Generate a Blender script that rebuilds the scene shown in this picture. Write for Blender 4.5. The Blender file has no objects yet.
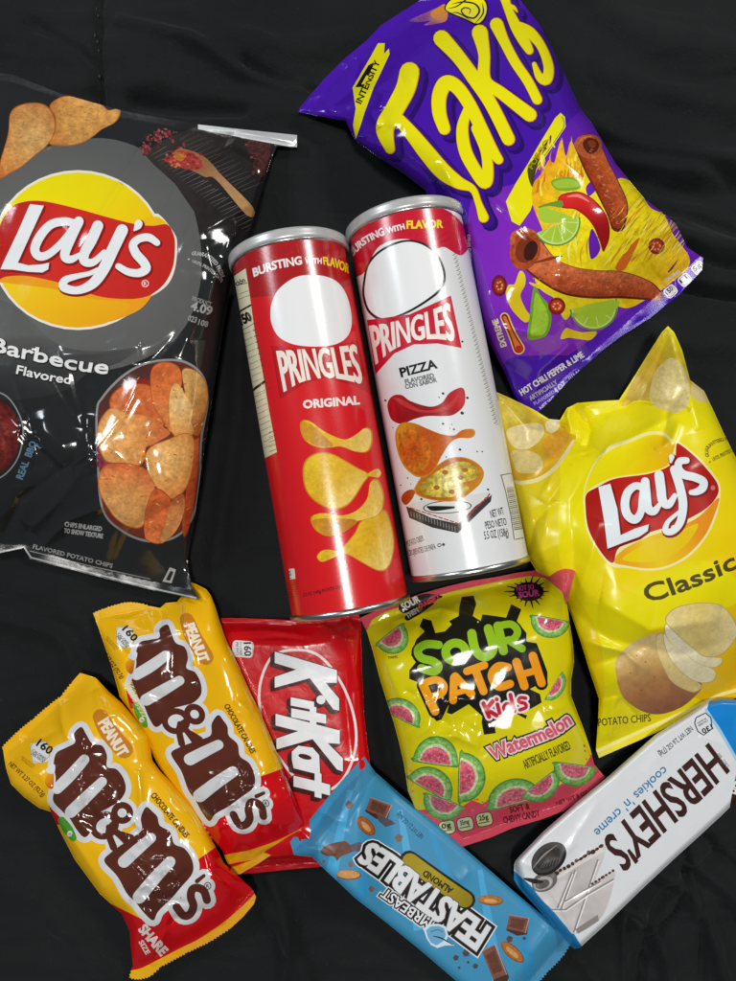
import bpy, math, random
import numpy as np
from mathutils import Vector
from mathutils.geometry import delaunay_2d_cdt

sc = bpy.context.scene
COL = sc.collection
PI = math.pi
rng = np.random.RandomState(7)

# ------------------------------------------------------------------ camera
FPX, CX, CY = 770.0, 368.0, 490.5
TILT = math.atan(42 / FPX)
HC = 0.53
cam_d = bpy.data.cameras.new('camera')
cam = bpy.data.objects.new('camera', cam_d); COL.objects.link(cam)
cam.location = (0, 0, HC); cam.rotation_euler = (TILT, 0, 0)
cam_d.sensor_fit = 'HORIZONTAL'; cam_d.sensor_width = 36.0
cam_d.lens = 36.0 * FPX / 736.0
cam_d.clip_start = 0.01; cam_d.clip_end = 50
sc.camera = cam
CT, ST = math.cos(TILT), math.sin(TILT)

def rays(p):
    p = np.asarray(p, float)
    x = (p[:, 0] - CX) / FPX; y = -(p[:, 1] - CY) / FPX; z = -np.ones(len(p))
    return np.stack([x, y * CT - z * ST, y * ST + z * CT], 1)

def unproj(p, z):                       # photo point -> world point at height z
    d = rays(p); t = (np.asarray(z) - HC) / d[:, 2]
    return np.stack([d[:, 0] * t, d[:, 1] * t, HC + d[:, 2] * t], 1)

def wpt(x, y, z=0.0):
    return Vector(unproj([(x, y)], z)[0])

# ------------------------------------------------------------------ colour
def lin(h):
    c = np.array([int(h[i:i + 2], 16) / 255 for i in (0, 2, 4)])
    return np.where(c < .04045, c / 12.92, ((c + .055) / 1.055) ** 2.4)

class G:                                # printed ink: flat or graded colour
    def __init__(s, kind, a, b, *cols, spk=0.0, mot=0.0):
        s.k, s.a, s.b = kind, a, b; s.c = [lin(c) for c in cols]; s.spk = spk; s.mot = mot
def lg(a, b, *c, **k): return G('lin', a, b, *c, **k)
def rg(a, r, *c, **k): return G('rad', a, r, *c, **k)

# ------------------------------------------------------------------ noise
def vnoise(p, seed=0):
    p = np.asarray(p, float); i = np.floor(p).astype(np.int64); f = p - i; f = f * f * (3 - 2 * f)
    def h(a, b):
        n = (a * 374761393 + b * 668265263 + seed * 1442695041) & 0xffffffff
        n = ((n ^ (n >> 13)) * 1274126177) & 0xffffffff
        n = (n ^ (n >> 16)) & 0xffffffff
        return n / 4294967295.0
    a, b = i[:, 0], i[:, 1]
    return ((h(a, b) * (1 - f[:, 0]) + h(a + 1, b) * f[:, 0]) * (1 - f[:, 1]) +
            (h(a, b + 1) * (1 - f[:, 0]) + h(a + 1, b + 1) * f[:, 0]) * f[:, 1])
def fbm(p, seed=0, o=3):
    r = 0; a = .5
    for k in range(o): r = r + a * (vnoise(p * 2 ** k, seed + k) - .5); a *= .5
    return r
def ridge(p, seed=0, warp=.6):
    q = p + warp * np.stack([vnoise(p * .9 + 7, seed + 31), vnoise(p * .9 + 19, seed + 57)], 1)
    return 1 - np.abs(2 * vnoise(q, seed) - 1)
def facet(p, seed=0, warp=.35):
    p = np.asarray(p, float); e = .06
    return sum(facet1(p + o, seed, warp) for o in ((e, e * .3), (-e, -e * .3), (-e * .3, e), (e * .3, -e))) / 4
def facet1(p, seed=0, warp=.35):
    """crumpled film: random heights joined by flat triangles"""
    p = np.asarray(p, float)
    q = p + warp * 2 * np.stack([vnoise(p * .7 + 3, seed + 5) - .5, vnoise(p * .7 + 11, seed + 8) - .5], 1)
    F = (math.sqrt(3) - 1) / 2; k = q.sum(1) * F; u = q + k[:, None]; i = np.floor(u).astype(np.int64); f = u - i
    def h(a, b):
        n = (a * 374761393 + b * 668265263 + (seed + 77) * 1442695041) & 0xffffffff
        n = ((n ^ (n >> 13)) * 1274126177) & 0xffffffff
        return ((n ^ (n >> 16)) & 0xffffffff) / 4294967295.0
    x, y = f.T; a, b = i.T; up = x >= y
    h0 = h(a, b); h1 = h(a + 1, b + 1); hm = np.where(up, h(a + 1, b), h(a, b + 1)); hi = np.maximum(x, y); lo = np.minimum(x, y)
    return h0 * (1 - hi) + hm * (hi - lo) + h1 * lo - .5
def blob(p, c, r): return np.exp(-(((p - np.array(c, float)) / np.array(r, float)) ** 2).sum(1))
def segdist(p, pts):
    p = np.asarray(p, float); d = np.full(len(p), 1e9)
    for a, b in zip(pts[:-1], pts[1:]):
        a = np.array(a, float); b = np.array(b, float); ab = b - a
        t = np.clip(((p - a) @ ab) / max(ab @ ab, 1e-9), 0, 1)
        d = np.minimum(d, np.hypot(*(p - a - t[:, None] * ab).T))
    return d
def sstep(t): t = np.clip(t, 0, 1); return t * t * (3 - 2 * t)

# ------------------------------------------------------------------ curves
def smooth(pts, closed=False, step=2.0):
    P = np.asarray(pts, float); n = len(P)
    if n < 3: return P
    out = []; rngk = range(n if closed else n - 1)
    for i in rngk:
        if closed: p0, p1, p2, p3 = P[i - 1], P[i], P[(i + 1) % n], P[(i + 2) % n]
        else: p0, p1, p2, p3 = P[max(i - 1, 0)], P[i], P[i + 1], P[min(i + 2, n - 1)]
        k = max(2, int(np.linalg.norm(p2[:2] - p1[:2]) / step))
        for t in np.arange(k) / k:
            out.append(.5 * (2 * p1 + (p2 - p0) * t + (2 * p0 - 5 * p1 + 4 * p2 - p3) * t * t + (3 * p1 - p0 - 3 * p2 + p3) * t ** 3))
    if not closed: out.append(P[-1])
    return np.array(out)

def stroke_poly(c, w, cap='round'):
    c = np.asarray(c, float); n = len(c); w = np.asarray(w, float) / 2
    d = np.gradient(c, axis=0); d /= np.maximum(np.hypot(d[:, 0], d[:, 1]), 1e-9)[:, None]
    nn = np.stack([-d[:, 1], d[:, 0]], 1)
    L = c + nn * w[:, None]; R = c - nn * w[:, None]; out = [L]
    K = 7
    if cap == 'round':
        a = np.linspace(0, PI, K)[1:-1]
        out.append(c[-1] + w[-1] * (np.cos(a)[:, None] * nn[-1] + np.sin(a)[:, None] * d[-1]))
    out.append(R[::-1])
    if cap == 'round':
        a = np.linspace(0, PI, K)[1:-1]
        out.append(c[0] + w[0] * (-np.cos(a)[:, None] * nn[0] - np.sin(a)[:, None] * d[0]))
    return np.concatenate(out)

# glyph outlines come from Blender's built-in font
_gl = {}
def glyphs(s, res=3):
    if s in _gl: return _gl[s]
    c = bpy.data.curves.new('tmp', 'FONT'); c.body = s; c.fill_mode = 'NONE'; c.resolution_u = res
    o = bpy.data.objects.new('tmp', c); COL.objects.link(o)
    m = bpy.data.meshes.new_from_object(o.evaluated_get(bpy.context.evaluated_depsgraph_get()))
    co = np.array([v.co[:2] for v in m.vertices]).reshape(-1, 2); loops = []; cur = []; prev = None
    for e in m.edges:
        a, b = e.vertices
        if prev is not None and a != prev: loops.append(cur); cur = []
        cur.append(a); prev = b
        if cur and b == cur[0]: loops.append(cur); cur = []; prev = None
    if cur: loops.append(cur)
    bpy.data.objects.remove(o); bpy.data.curves.remove(c); bpy.data.meshes.remove(m)
    _gl[s] = [co[l] for l in loops if len(l) > 2]
    return _gl[s]
_cap = None
def capheight():
    global _cap
    if _cap is None: _cap = max(g[:, 1].max() for g in glyphs('H'))
    return _cap
def offset_loop(g, d):
    n = len(g); a = np.roll(g, 1, 0); b = np.roll(g, -1, 0); t1 = g - a; t2 = b - g
    t1 /= np.maximum(np.hypot(*t1.T), 1e-9)[:, None]; t2 /= np.maximum(np.hypot(*t2.T), 1e-9)[:, None]
    n1 = np.stack([-t1[:, 1], t1[:, 0]], 1); n2 = np.stack([-t2[:, 1], t2[:, 0]], 1)
    m = n1 + n2; m /= np.maximum((m * m).sum(1) / 2, .5)[:, None]
    return g + m * d
_osg = None
def osign():                            # outward side of this font's contours
    global _osg
    if _osg is None:
        g = max(glyphs('I'), key=len); x, y = g.T
        area = (x * np.roll(y, -1) - y * np.roll(x, -1)).sum(); _osg = -1.0 if area > 0 else 1.0
    return _osg

# ------------------------------------------------------------------ printed artwork, as regions of one sheet
class Art:
    def __init__(s, base, fmap=None):
        s.L = []; s.base = base; s.fmap = fmap; s.o = (0, 0, 1.0); s.A = None
    def at(s, ox, oy, k=4.6): s.o = (ox, oy, k); return s
    def px(s, pts):
        p = np.asarray(pts, float)[:, :2] / s.o[2] + np.array(s.o[:2])
        return p
    def fin(s, p):                      # px -> (affine) -> surface parameters
        if s.A is not None: p = p @ s.A[:2] + s.A[2]
        if s.fmap is not None: p = s.fmap(p)
        return p
    def col(s, c):
        if isinstance(c, str): return ('flat', lin(c), 0, 0)
        if isinstance(c, tuple): return ('flat', lin(c[0]), c[1], 0)
        a = s.fin(s.px([c.a]))[0]
        if c.k == 'lin': b = s.fin(s.px([c.b]))[0]
        else: b = np.hypot(*(s.fin(s.px([(c.a[0] + c.b, c.a[1])]))[0] - a))
        return (c.k, (a, b, c.c), c.spk, c.mot)
    def add(s, conts, c, rule='nz'):
        cc = [s.fin(q) for q in conts]
        cc = [q for q in cc if np.isfinite(q).all() and len(q) > 2]
        if cc: s.L.append((cc, s.col(c), rule))
        return s
    def fill(s, pts, c, sm=True, step=2.0):
        p = s.px(pts)
        if sm: p = smooth(p, True, step)
        else: p = dens(p, 4.0)
        return s.add([p], c)
    def ell(s, cx, cy, rx, ry, c, rot=0, n=None):
        n = n or max(10, min(40, int(max(rx, ry) / s.o[2] * 3)))
        a = np.linspace(0, 2 * PI, n, endpoint=False); r = math.radians(rot)
        x = rx * np.cos(a); y = ry * np.sin(a)
        return s.add([s.px(np.stack([cx + x * math.cos(r) - y * math.sin(r), cy + x * math.sin(r) + y * math.cos(r)], 1))], c)
    def stroke(s, pts, w, c, sm=True, cap='round', closed=False):
        p = np.asarray(pts, float)
        w = np.full(len(p), float(w)) if np.isscalar(w) else np.interp(np.linspace(0, 1, len(p)), np.linspace(0, 1, len(w)), w)
        q = np.concatenate([s.px(p), (w / s.o[2])[:, None]], 1)
        if closed: q = np.concatenate([q, q[:1]]); 
        if closed and sm: q = smooth(q[:-1], True, 1.6); q = np.concatenate([q, q[:1]])
        elif sm and len(q) > 2: q = smooth(q, False, 1.6)
        elif len(q) >= 2:
            r = [q[0]]
            for a, b in zip(q[:-1], q[1:]):
                k = max(1, int(np.linalg.norm(b[:2] - a[:2]) / 3))
                for j in range(1, k + 1): r.append(a + (b - a) * j / k)
            q = np.array(r)
        if closed:                       # ring: outer and inner loops
            c0 = q[:-1, :2]; ww = q[:-1, 2] / 2
            d = np.roll(c0, -1, 0) - np.roll(c0, 1, 0); d /= np.maximum(np.hypot(*d.T), 1e-9)[:, None]
            n_ = np.stack([-d[:, 1], d[:, 0]], 1)
            return s.add([c0 + n_ * ww[:, None], c0 - n_ * ww[:, None]], c, 'eo')
        return s.add([stroke_poly(q[:, :2], q[:, 2], cap)], c)
    def letters(s, strokes, passes, cap='round', sm=True):   # passes: (dx, dy, extra width, colour)
        for dx, dy, dw, c in passes:
            for st in strokes:
                pts, w = st[0], st[1]
                w = np.full(len(pts), float(w)) if np.isscalar(w) else np.interp(np.linspace(0, 1, len(pts)), np.linspace(0, 1, len(w)), w)
                s.stroke([(x + dx, y + dy) for x, y in pts], w + dw, c, sm and len(pts) > 2, cap)
        return s
    def env(s, txt, bot, top, c, bold=0.0, passes=None, res=3):   # lettering between two guide curves
        g = glyphs(txt, res); H = capheight()
        X0 = min(q[:, 0].min() for q in g); X1 = max(q[:, 0].max() for q in g)
        B = smooth(s.px(bot), False, 1.0) if len(bot) > 2 else s.px(bot)
        T = smooth(s.px(top), False, 1.0) if len(top) > 2 else s.px(top)
        def arc(C, t):
            l = np.concatenate([[0], np.cumsum(np.hypot(*np.diff(C, axis=0).T))]); l /= l[-1]
            x = np.interp(t, l, C[:, 0]); y = np.interp(t, l, C[:, 1])
            x += np.minimum(t, 0) * (C[1, 0] - C[0, 0]) / l[1] + np.maximum(t - 1, 0) * (C[-1, 0] - C[-2, 0]) / (1 - l[-2])
            y += np.minimum(t, 0) * (C[1, 1] - C[0, 1]) / l[1] + np.maximum(t - 1, 0) * (C[-1, 1] - C[-2, 1]) / (1 - l[-2])
            return np.stack([x, y], 1)
        hp = np.hypot(*(T[0] - B[0])) ; 
        wl = np.hypot(*np.diff(B, axis=0).T).sum()
        for dx, dy, ex, cc in (passes or [(0, 0, 0, c)]):
            bb = bold
            if hp < 9: bb = min(bb, .075 * wl / max(len(txt), 1) * s.o[2])
            b = bb + ex; out = []
            for q in g:
                q = np.array(q)
                # offset measured in px at the drawn size, so condensed letters keep even strokes
                sx = wl / (X1 - X0); sy = hp / H
                qq = q * np.array([sx, sy])
                if b: qq = offset_loop(qq, osign() * b / s.o[2])
                q = qq / np.array([sx, sy])
                t = (q[:, 0] - X0) / (X1 - X0); v = (q[:, 1] / H)[:, None]
                r = arc(B, t) * (1 - v) + arc(T, t) * v + np.array([dx, dy]) / s.o[2]
                out.append(r)
            s.add(out, cc, 'nz')
        return s
    def text(s, txt, p0, p1, h, c, bold=0.0, sh=0.0, passes=None):    # baseline p0 -> p1, cap height h
        p0 = np.array(p0, float); p1 = np.array(p1, float); d = (p1 - p0) / np.hypot(*(p1 - p0))
        up = np.array([d[1], -d[0]]) * h + d * sh * h
        return s.env(txt, [p0, p1], [p0 + up, p1 + up], c, bold, passes, 2 if h / s.o[2] < 8 else 3)
    def rrect(s, c, w, h, rot, r, col):
        t = math.radians(rot); out = []
        for sx, sy, a0 in ((1, 1, 0), (-1, 1, 90), (-1, -1, 180), (1, -1, 270)):
            for a in (0, 45, 90):
                a = math.radians(a0 + a); x = sx * (w / 2 - r) + r * math.cos(a); y = sy * (h / 2 - r) + r * math.sin(a)
                out.append((c[0] + x * math.cos(t) - y * math.sin(t), c[1] + x * math.sin(t) + y * math.cos(t)))
        return s.fill(out, col, False)

def dens(p, step):
    p = np.asarray(p, float); out = []
    for a, b in zip(p, np.roll(p, -1, 0)):
        k = max(1, int(np.hypot(*(b - a)) / step))
        for j in range(k): out.append(a + (b - a) * j / k)
    return np.array(out)

def inside(P, conts, rule):
    w = np.zeros(len(P), int); x, y = P[:, 0], P[:, 1]
    for c in conts:
        lo = c.min(0); hi = c.max(0)
        m = np.where((x >= lo[0]) & (x <= hi[0]) & (y >= lo[1]) & (y <= hi[1]))[0]
        if not len(m): continue
        a = c; b = np.roll(c, -1, 0)
        for k0 in range(0, len(m), 4000):
            mm = m[k0:k0 + 4000]; X = x[mm][:, None]; Y = y[mm][:, None]
            up = (a[:, 1] <= Y) & (b[:, 1] > Y); dn = (a[:, 1] > Y) & (b[:, 1] <= Y)
            cr = (b[:, 0] - a[:, 0]) * (Y - a[:, 1]) - (X - a[:, 0]) * (b[:, 1] - a[:, 1])
            w[mm] += (up & (cr > 0)).sum(1) - (dn & (cr < 0)).sum(1)
    return (w % 2 != 0) if rule == 'eo' else (w != 0)

def evalcol(spec, p, n):
    kind, d, spk, mot = spec
    if kind == 'flat': c = np.tile(d, (n, 1))
    else:
        a, b, cs = d
        if kind == 'lin': ab = b - a; t = ((p - a) @ ab) / (ab @ ab)
        else: t = np.hypot(*(p - a).T) / b
        t = np.clip(t, 0, 1) * (len(cs) - 1); i = np.minimum(t.astype(int), len(cs) - 2); f = (t - i)[:, None]
        C = np.array(cs); c = C[i] * (1 - f) + C[i + 1] * f
    if mot: c = c * (1 + mot * 2 * fbm(p / 6.0, 3))[:, None]
    return np.concatenate([np.clip(c, 0, 1), np.full((n, 1), spk)], 1)

def mesh_obj(name, V, F, mat, parent=None, normals=None, colors=None, uv=None):
    m = bpy.data.meshes.new(name)
    m.from_pydata([tuple(v) for v in V], [], [tuple(int(i) for i in f) for f in F])
    if mat: m.materials.append(mat)
    m.polygons.foreach_set('use_smooth', [True] * len(m.polygons))
    if colors is not None:
        a = m.color_attributes.new('Print', 'FLOAT_COLOR', 'CORNER'); a.data.foreach_set('color', np.asarray(colors, np.float32).ravel())
    if uv is not None:
        l = m.uv_layers.new(name='UVMap'); idx = np.zeros(len(m.loops), int); m.loops.foreach_get('vertex_index', idx)
        l.data.foreach_set('uv', np.asarray(uv, np.float32)[idx].ravel())
    if normals is not None: m.normals_split_custom_set_from_vertices([tuple(n) for n in normals])
    o = bpy.data.objects.new(name, m); COL.objects.link(o)
    if parent is not None: o.parent = parent
    return o

def build_sheet(art, outline, P, spacing, parts, parent, flip=False, rings=()):
    """one sheet of film triangulated so that every printed edge is a mesh edge; parts=[(name, polygon or None, material, uvdir)]"""
    outline = np.asarray(outline, float); lo = outline.min(0); hi = outline.max(0)
    gx = np.arange(lo[0], hi[0], spacing); gy = np.arange(lo[1], hi[1], spacing * .9)
    X, Y = np.meshgrid(gx, gy); X = X + (np.arange(len(gy)) % 2)[:, None] * spacing / 2
    g = np.stack([X.ravel(), Y.ravel()], 1); g += rng.uniform(-.15, .15, g.shape) * spacing
    g = g[inside(g, [outline], 'nz')]
    conts = [outline]
    x_, y_ = outline.T; sg = 1.0 if (x_ * np.roll(y_, -1) - y_ * np.roll(x_, -1)).sum() > 0 else -1.0
    for r_ in rings: conts.append(offset_loop(outline, sg * r_))
    for c, _, _ in art.L: conts += c
    for _, poly, _, _ in parts:
        if poly is not None: conts.append(dens(poly, spacing))
    vs = []; es = []; k = 0
    for c in conts:
        n = len(c); vs.append(c); i = np.arange(n); es.append(np.stack([k + i, k + (i + 1) % n], 1)); k += n
    vs.append(g); V = np.concatenate(vs); E = np.concatenate(es)
    r = delaunay_2d_cdt([Vector(v) for v in V], [tuple(int(a) for a in e) for e in E], [], 0, 1e-4)
    V = np.array([tuple(v) for v in r[0]]); F = np.array(r[2])
    ar = np.cross(V[F[:, 1]] - V[F[:, 0]], V[F[:, 2]] - V[F[:, 0]])
    F = F[np.abs(ar) > 1e-7]; cen = V[F].mean(1)
    k = inside(cen, [outline], 'nz'); F = F[k]; cen = cen[k]
    lay = np.full(len(F), -1)
    for i, (c, col, rule) in enumerate(art.L): lay[inside(cen, c, rule)] = i
    base = art.base if callable(art.base) else None
    C = np.zeros((len(F), 3, 4))
    for i in range(-1, len(art.L)):
        m = lay == i
        if not m.any(): continue
        p = V[F[m]].reshape(-1, 2)
        if i < 0 and base: C[m] = base(p).reshape(-1, 3, 4)
        else: C[m] = evalcol(art.col(art.base) if i < 0 else art.L[i][1], p, len(p)).reshape(-1, 3, 4)
    XYZ = P(V); e = .9
    du = P(V + (e, 0)) - P(V - (e, 0)); dv = P(V + (0, e)) - P(V - (0, e))
    N = np.cross(dv, du); N /= np.maximum(np.linalg.norm(N, axis=1), 1e-12)[:, None]
    if flip: N = -N
    # face winding to agree with normals
    q = XYZ[F]; fn = np.cross(q[:, 1] - q[:, 0], q[:, 2] - q[:, 0]); bad = (fn * N[F].mean(1)).sum(1) < 0
    F[bad] = F[bad][:, ::-1]; C[bad] = C[bad][:, ::-1]
    part = np.zeros(len(F), int)
    for i, (_, poly, _, _) in enumerate(parts):
        if poly is not None: part[inside(V[F].mean(1), [np.asarray(poly, float)], 'nz')] = i
    objs = []
    for i, (nm, poly, mat, ud) in enumerate(parts):
        m = part == i
        if not m.any(): objs.append(None); continue
        f = F[m]; used, inv = np.unique(f, return_inverse=True); f = inv.reshape(-1, 3)
        u = np.array(ud if ud else (1, 0), float); u /= np.hypot(*u); w = np.array([-u[1], u[0]])
        uv = np.stack([V[used] @ u, V[used] @ w], 1)
        objs.append(mesh_obj(nm, XYZ[used], f, mat, parent, N[used], C[m].reshape(-1, 4), uv))
    return objs

# ------------------------------------------------------------------ materials
def newmat(name):
    m = bpy.data.materials.new(name); m.use_nodes = True; nt = m.node_tree; nt.nodes.clear()
    o = nt.nodes.new('ShaderNodeOutputMaterial'); b = nt.nodes.new('ShaderNodeBsdfPrincipled')
    nt.links.new(b.outputs[0], o.inputs[0]); return m, nt, b
def nd(nt, t, **kw):
    n = nt.nodes.new(t)
    for k, v in kw.items():
        if k in n.inputs: n.inputs[k].default_value = v
        else: setattr(n, k, v)
    return n
def film_mat(name, rough=.2, spec=.5, coat=0.0, bump=.25, bscale=90, crimp=0, metal=0.0, crimpscale=1.0, rvar=.12):
    m, nt, b = newmat(name); L = nt.links.new
    at = nd(nt, 'ShaderNodeAttribute', attribute_name='Print')
    tc = nd(nt, 'ShaderNodeTexCoord')
    n1 = nd(nt, 'ShaderNodeTexNoise', Scale=1500.0, Detail=3.0, Roughness=.7); L(tc.outputs['Object'], n1.inputs['Vector'])
    n2 = nd(nt, 'ShaderNodeTexNoise', Scale=420.0, Detail=2.0); L(tc.outputs['Object'], n2.inputs['Vector'])
    # printed food pictures carry a grain (alpha = how much)
    mr = nd(nt, 'ShaderNodeMath', operation='SUBTRACT'); L(n1.outputs['Fac'], mr.inputs[0]); mr.inputs[1].default_value = .5
    ma = nd(nt, 'ShaderNodeMath', operation='SUBTRACT'); L(n2.outputs['Fac'], ma.inputs[0]); ma.inputs[1].default_value = .5
    ad = nd(nt, 'ShaderNodeMath', operation='ADD'); L(mr.outputs[0], ad.inputs[0]); L(ma.outputs[0], ad.inputs[1])
    mu = nd(nt, 'ShaderNodeMath', operation='MULTIPLY'); L(ad.outputs[0], mu.inputs[0]); L(at.outputs['Alpha'], mu.inputs[1])
    m2 = nd(nt, 'ShaderNodeMath', operation='MULTIPLY_ADD'); L(mu.outputs[0], m2.inputs[0]); m2.inputs[1].default_value = 2.6; m2.inputs[2].default_value = 1.0
    vm = nd(nt, 'ShaderNodeVectorMath', operation='SCALE'); L(at.outputs['Color'], vm.inputs[0]); L(m2.outputs[0], vm.inputs['Scale'])
    L(vm.outputs[0], b.inputs['Base Color'])
    n3 = nd(nt, 'ShaderNodeTexNoise', Scale=float(bscale), Detail=4.0, Roughness=.55, Distortion=.6); L(tc.outputs['Object'], n3.inputs['Vector'])
    rr = nd(nt, 'ShaderNodeMapRange'); L(n3.outputs['Fac'], rr.inputs[0]); rr.inputs[3].default_value = max(.03, rough - rvar * .5); rr.inputs[4].default_value = rough + rvar
    L(rr.outputs[0], b.inputs['Roughness'])
    b.inputs['Specular IOR Level'].default_value = spec; b.inputs['Metallic'].default_value = metal
    b.inputs['Coat Weight'].default_value = coat; b.inputs['Coat Roughness'].default_value = .08
    bp = nd(nt, 'ShaderNodeBump', Strength=bump, Distance=.0012); L(n3.outputs['Fac'], bp.inputs['Height']); last = bp
    if crimp:
        uv = nd(nt, 'ShaderNodeUVMap'); w = nd(nt, 'ShaderNodeTexWave', wave_type='BANDS', bands_direction='X', Scale=.30 * crimpscale, Distortion=.3, Detail=1.0)
        L(uv.outputs[0], w.inputs['Vector'])
        b2 = nd(nt, 'ShaderNodeBump', Strength=crimp, Distance=.0006); L(w.outputs['Fac'], b2.inputs['Height']); L(bp.outputs[0], b2.inputs['Normal']); last = b2
    L(last.outputs[0], b.inputs['Normal'])
    if coat: L(last.outputs[0], b.inputs['Coat Normal'])
    return m
def plain_mat(name, colr, rough=.4, metal=0.0, spec=.5, bump=0, bs=300.0, coat=0):
    m, nt, b = newmat(name); L = nt.links.new
    tc = nd(nt, 'ShaderNodeTexCoord'); n = nd(nt, 'ShaderNodeTexNoise', Scale=bs, Detail=4.0); L(tc.outputs['Object'], n.inputs['Vector'])
    mx = nd(nt, 'ShaderNodeMapRange'); L(n.outputs['Fac'], mx.inputs[0]); mx.inputs[3].default_value = .85; mx.inputs[4].default_value = 1.15
    vm = nd(nt, 'ShaderNodeVectorMath', operation='SCALE'); vm.inputs[0].default_value = lin(colr) ; L(mx.outputs[0], vm.inputs['Scale']); L(vm.outputs[0], b.inputs['Base Color'])
    b.inputs['Roughness'].default_value = rough; b.inputs['Metallic'].default_value = metal; b.inputs['Specular IOR Level'].default_value = spec
    b.inputs['Coat Weight'].default_value = coat
    if bump:
        bp = nd(nt, 'ShaderNodeBump', Strength=bump, Distance=.0005); L(n.outputs['Fac'], bp.inputs['Height']); L(bp.outputs[0], b.inputs['Normal'])
    return m

# ------------------------------------------------------------------ things
def thing(name, label, cat, loc=(0, 0, 0), group=None):
    o = bpy.data.objects.new(name, None); COL.objects.link(o); o.location = loc; o.empty_display_size = .02
    o['label'] = label; o['category'] = cat
    if group: o['group'] = group
    return o

def affine(src, dst):
    S = np.concatenate([np.array(src, float), np.ones((len(src), 1))], 1)
    return np.linalg.lstsq(S, np.array(dst, float), rcond=None)[0]

class Shape:
    """a filled bag of film: outline traced in the photo, lifted to its own height"""
    def __init__(s, outline, seals, h, ws, wt, sealw=10, zs=.003, k=.35, base=lambda p: 0.0, wr=lambda p, f: 0.0, pw=.5, seal_on=True):
        s.out = np.asarray(outline, float); s.seals = seals; s.h = h; s.ws = ws; s.wt = wt; s.sw = sealw
        s.zs = zs; s.k = k; s.base = base; s.wr = wr; s.pw = pw
        s.cl = np.concatenate([s.out, s.out[:1]])
    def parts_(s, p):
        do = segdist(p, s.cl); ds = np.full(len(p), 1e9)
        for q in s.seals: ds = np.minimum(ds, segdist(p, q))
        T = sstep((ds - s.sw) / s.wt * .5 + .0) * 2; T = np.clip(T, 0, 1) if s.wt < 1 else np.sin(np.clip((ds - s.sw) / s.wt, 0, 1) * PI / 2)
        u = np.clip(do / s.ws, 0, 1); S = (1 - (1 - u) ** 2) ** s.pw
        return do, ds, T, S
    def z(s, p):
        do, ds, T, S = s.parts_(p)
        zm = s.zs + s.k * s.h * T
        full = T * S
        return s.base(p) + zm + (1 - s.k) * s.h * full + s.wr(p, full) * np.clip(do / 3.0, 0, 1)
    def zb(s, p):
        do, ds, T, S = s.parts_(p)
        zb = s.base(p) + (s.zs + s.k * s.h * T) * (1 - np.clip(do / 16.0, 0, 1) ** .8) + .0004
        return np.minimum(zb, s.z(p) - .0004)
    def build(s, art, parent_args, parts, back_mat, spacing=2.0, back='777777'):
        c = s.out.mean(0); b = float(np.mean(s.base(np.array([c]))))
        loc = unproj([c], max(b, 0))[0]
        root = thing(*parent_args, loc=tuple(loc))
        o = dens(s.out, 3.0)
        P = lambda q: unproj(q, s.z(q)) - loc
        objs = build_sheet(art, o, P, spacing, parts, root, rings=(.35, 1.0, 2.0, 3.6, 5.6) if len(o) < 900 else ())
        # back of the bag
        blank = Art(back)
        PB = lambda q: unproj(q, s.zb(q)) - loc
        build_sheet(blank, o, PB, 9.0, [('back_panel', None, back_mat, None)], root, flip=True)
        return root, objs

def crease(p, pts, w, a, fade=True):
    """a fold line: a sharp-topped ridge that dies out at its ends"""
    pts = np.array(pts, float); d = segdist(p, pts)
    r = a * np.exp(-(np.sqrt(d * d + 3.2) - 1.79) / w * 1.2) 
    if fade and len(pts) >= 2:
        ab = pts[-1] - pts[0]; t = ((p - pts[0]) @ ab) / (ab @ ab); r = r * np.clip(4 * t * (1 - t), 0, 1) ** .5
    return r
def creases(p, lst):
    r = 0
    for pts, w, a in lst: r = r + crease(p, pts, w, a)
    return r
def rand_creases(seed, box, n, ang, spread, ln, w, a):
    R = np.random.RandomState(seed); out = []
    for i in range(n):
        x = R.uniform(box[0], box[2]); y = R.uniform(box[1], box[3]); t = math.radians(ang + R.uniform(-spread, spread)); l = R.uniform(*ln) / 2
        out.append((((x - l * math.cos(t), y - l * math.sin(t)), (x + l * math.cos(t), y + l * math.sin(t))), R.uniform(*w), R.choice([-1, 1]) * R.uniform(*a)))
    return out
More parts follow.
